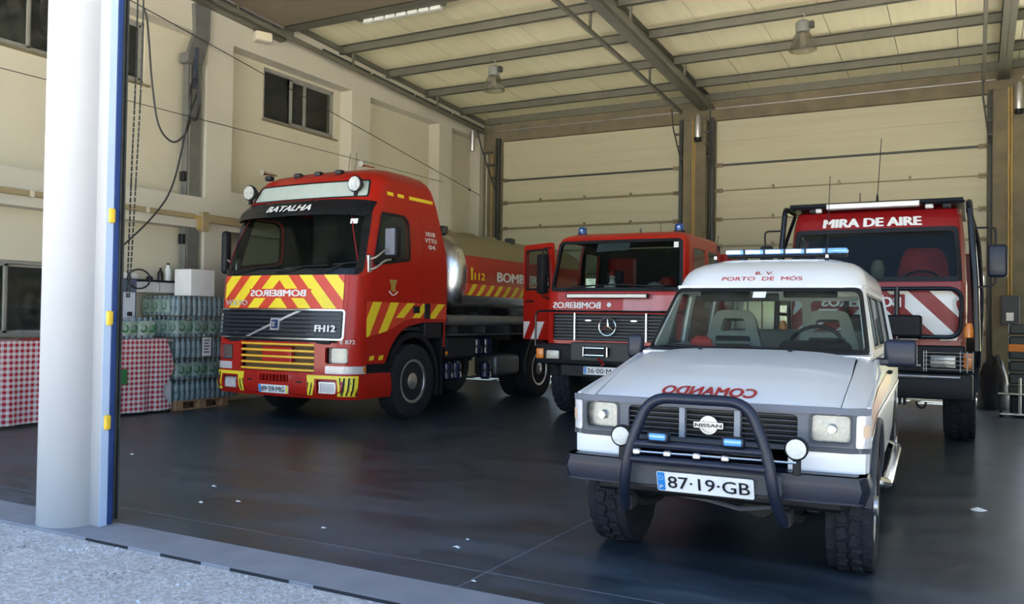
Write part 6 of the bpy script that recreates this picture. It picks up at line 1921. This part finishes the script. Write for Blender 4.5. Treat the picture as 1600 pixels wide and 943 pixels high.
obj('wire_insulator', G().lathe([(0, -.03), (.03, -.02), (.02, .03), (0, .03)], (X + .03, 17.85, 4.56), 'z', 8), M_DARKST, spw)
fd = thing('floodlight', 'cream floodlight box high on the cream wall', 'lamp', (-10.93, 10.95, 6.27), math.radians(-25))
obj('lamp_housing', G().box(-.10, .10, -.15, .15, -.09, .07, .015), M_WALL, fd)
obj('lamp_face', G().box(.10, .112, -.13, .13, -.08, .06, .004), mat('cream_lens', (.66, .60, .44), .3), fd)
obj('lamp_bracket', G().box(-.14, .02, -.02, .02, .065, .09, .004), M_DARKST, fd)
# corbels that carry the roof edge
for y in (10.35, 11.3):
    tag(obj('roof_bracket', G().box(XW, XW + .14, y, y + .42, 6.50, 6.62, .01), M_ROOFST), 'grey steel bracket under the roof edge ' + ('near the downpipe' if y < 11 else 'beside the floodlight'), 'bracket')
# chains of the front door hoist
def chain(pts, label):
    g = G()
    P = bez(pts, 10)
    L_, acc = [], 0
    for a, b in zip(P, P[1:]):
        n = max(1, int((b - a).length / .03))
        for i in range(n):
            L_.append((a.lerp(b, (i + .5) / n), (b - a).normalized()))
    for i, (c, d) in enumerate(L_):
        q = d.to_track_quat('Z', 'Y').to_matrix().to_4x4()
        Mx = Matrix.Translation(c) @ q @ Matrix.Rotation(PI / 2 * (i % 2), 4, 'Z')
        g.box(-.006, .006, -.002, .002, -.0165, .0165, M=Mx)
    o = thing('hoist_chain', label, 'chain', group='hoist chains by the pillar')
    obj('chain_links', g, M_DARKST, o, 0)['kind'] = 'stuff'
    return o
chain([(-5.165, 4.03, 5.9), (-5.165, 4.03, 3.4), (-5.20, 4.03, 2.4), (-5.245, 4.03, 1.55)], 'hanging hoist chain farther from the white pillar')
chain([(-5.225, 4.03, 5.9), (-5.225, 4.03, 3.4), (-5.25, 4.03, 2.4), (-5.268, 4.03, 1.55)], 'hanging hoist chain nearer the white pillar')

# ------------------------------------------------------------------ lamps under the roof
def bell_lamp(x, y, zb, label):
    t = thing('bell_lamp', label, 'lamp', (x, y, zb), group='bell lamps under the roof')
    M_SH = glass('ribbed_shade', (.72, .70, .60), dirt_haze=.22, rough=.2)
    g = G()
    n = 40
    pr = [(.215, 0), (.218, .02), (.205, .06), (.18, .14), (.14, .24), (.105, .30), (.10, .33)]
    vs = []
    for r, h in pr + [(r - .006, h) for r, h in pr[::-1]]:
        for i in range(n):
            a = 2 * PI * i / n
            rr2 = r * (1 + (.018 if i % 2 else 0))
            vs.append((rr2 * math.cos(a), rr2 * math.sin(a), h))
    k_ = len(pr) * 2
    fs = [(j * n + i, j * n + (i + 1) % n, ((j + 1) % k_) * n + (i + 1) % n, ((j + 1) % k_) * n + i) for j in range(k_) for i in range(n)]
    obj('lamp_shade', g.add(vs, fs), M_SH, t, 30)
    obj('lamp_housing', G().lathe([(.105, .30), (.115, .33), (.115, .46), (.09, .49), (0, .50)], n=24), mat('lamp_housing_grey', (.20, .21, .19), .5), t)
    obj('lamp_bulb', G().lathe([(0, .06), (.05, .09), (.06, .16), (.035, .24), (.03, .32), (0, .32)], n=16), M_CLR, t)
    obj('lamp_hook', G().tube(bez([(0, 0, .50), (0, 0, .54), (.03, 0, .58), (0, 0, .61)], 5), .010, 6), M_ALU, t)
    obj('junction_box', G().box(.10, .18, -.05, .05, .36, .47, .01), M_DARKST, t)
    return t
bell_lamp(-8.40, 14.65, 5.93, 'clear bell lamp hanging above the tanker')
bell_lamp(-2.53, 14.65, 5.93, 'clear bell lamp hanging above the white car and caged truck')
fx = thing('light_strip', 'long strip light with pale segments under the cross beam', 'lamp', (0, 0, 0))
zf = 6.58
obj('strip_body', G().box(-9.5, -7.7, 11.72, 11.82, zf - .0, zf + .05, .006), M_ROOFST, fx, 0)
for i in range(7):
    obj('strip_segment', G().box(-9.35 + i * .23, -9.15 + i * .23, 11.725, 11.815, zf - .06, zf, .008), mat('pale_diffuser', (.62, .64, .60), .5), fx)

# ------------------------------------------------------------------ clutter by the far column
ck = thing('crate_stack', 'dark ribbed storage bin beside the far column', 'bin', (.72, 16.3, 0))
for i in range(6):
    obj('bin_rib', G().box(-.24, .24, -.24, .24, .30 + i * .20, .30 + i * .20 + .17, .02), mat('dark_green_plastic', (.02, .03, .026), .5), ck)
obj('bin_foot', G().box(-.22, .22, -.22, .22, .0, .31, .02), M_BLK, ck)
tag(obj('orange_cloth', G().box(.47, .98, 16.035, 16.055, 1.02, 1.14, .008), mat('orange_hi_vis', (.80, .25, .03), .6)), 'orange hi-vis cloth hung on the dark storage bin', 'cloth')
def heap(x, y, r, h, label):
    g = G()
    n, m = 16, 7
    vs = [(x, y, h)]
    for j in range(1, m + 1):
        for i in range(n):
            a = 2 * PI * i / n
            q = r * math.sin(PI / 2 * j / m) * (1 + .12 * math.sin(3 * a + j) + .08 * math.sin(7 * a + 2 * j))
            vs.append((x + q * math.cos(a), y + q * math.sin(a), h * math.cos(PI / 2 * j / m) * (1 + .1 * math.sin(4 * a))))
    fs = [(0, 1 + i, 1 + (i + 1) % n) for i in range(n)] + [(1 + (j - 1) * n + i, 1 + (j - 1) * n + (i + 1) % n, 1 + j * n + (i + 1) % n, 1 + j * n + i) for j in range(1, m) for i in range(n)]
    return tag(obj('kit_bag', g.add(vs, fs), mat('black_bag', (.018, .018, .022), .6, var=.4, scale=9, bump=.5, bscale=15), None, 60), label, 'bag')
heap(.29, 17.2, .26, .88, 'black kit bag slumped behind the caged truck')
tl = thing('hand_trolley', 'pale tubular hand trolley in front of the storage bin', 'trolley', (.62, 15.7, 0))
obj('trolley_pole', G().cyl((0, 0, .06), (0, 0, .62), .018, n=8), M_ALU, tl)
obj('trolley_bar', G().cyl((-.30, 0, .36), (.3, 0, .36), .018, n=8), M_ALU, tl)
obj('trolley_plate', G().box(-.28, .28, -.10, .10, .04, .06, .004), M_ALU, tl)
for x in (-.26, .26):
    obj('trolley_wheel', G().lathe([(0, -.02), (.05, -.02), (.05, .02), (0, .02)], (x, 0, .05), 'x', 14), M_BLK, tl)

# ------------------------------------------------------------------ scraps on the floor
SCR = [(.02, 7.63, .07, 'larger crumpled white scrap on the floor beside the caged truck side'), (-5.61, 5.17, .04, 'white paper scrap on the floor, farthest from the sill of three near the pillar'), (-5.0, 4.85, .035, 'white paper scrap on the floor, closest to the middle of the bay near pillar'),
       (-5.22, 4.69, .03, 'white paper scrap on the floor just inside the pillar'), (-7.57, 5.89, .03, 'white paper scrap on the floor before the checked table'), (-3.9, 4.56, .03, 'white paper scrap on the floor left of the floor joints'),
       (-2.87, 4.62, .03, 'white paper scrap lying closest to the joint crossing'), (-2.91, 4.82, .02, 'tiny white scrap just behind the one by the joint crossing'), (-2.42, 4.08, .02, 'tiny white scrap on the joint near the sill')]
for x, y, r, lb_ in SCR:
    vs = []
    n = 7
    for i in range(n):
        a = 2 * PI * i / n
        q = r * random.uniform(.5, 1.1)
        vs.append((x + q * math.cos(a), y + q * .6 * math.sin(a), .001 + random.uniform(0, r * .25)))
    vs.append((x, y, r * .45))
    tag(obj('paper_scrap', G().add(vs, [(i, (i + 1) % n, n) for i in range(n)] + [tuple(range(n))[::-1]]), M_PLATE, None, 0), lb_, 'litter', 'paper scraps on the floor')
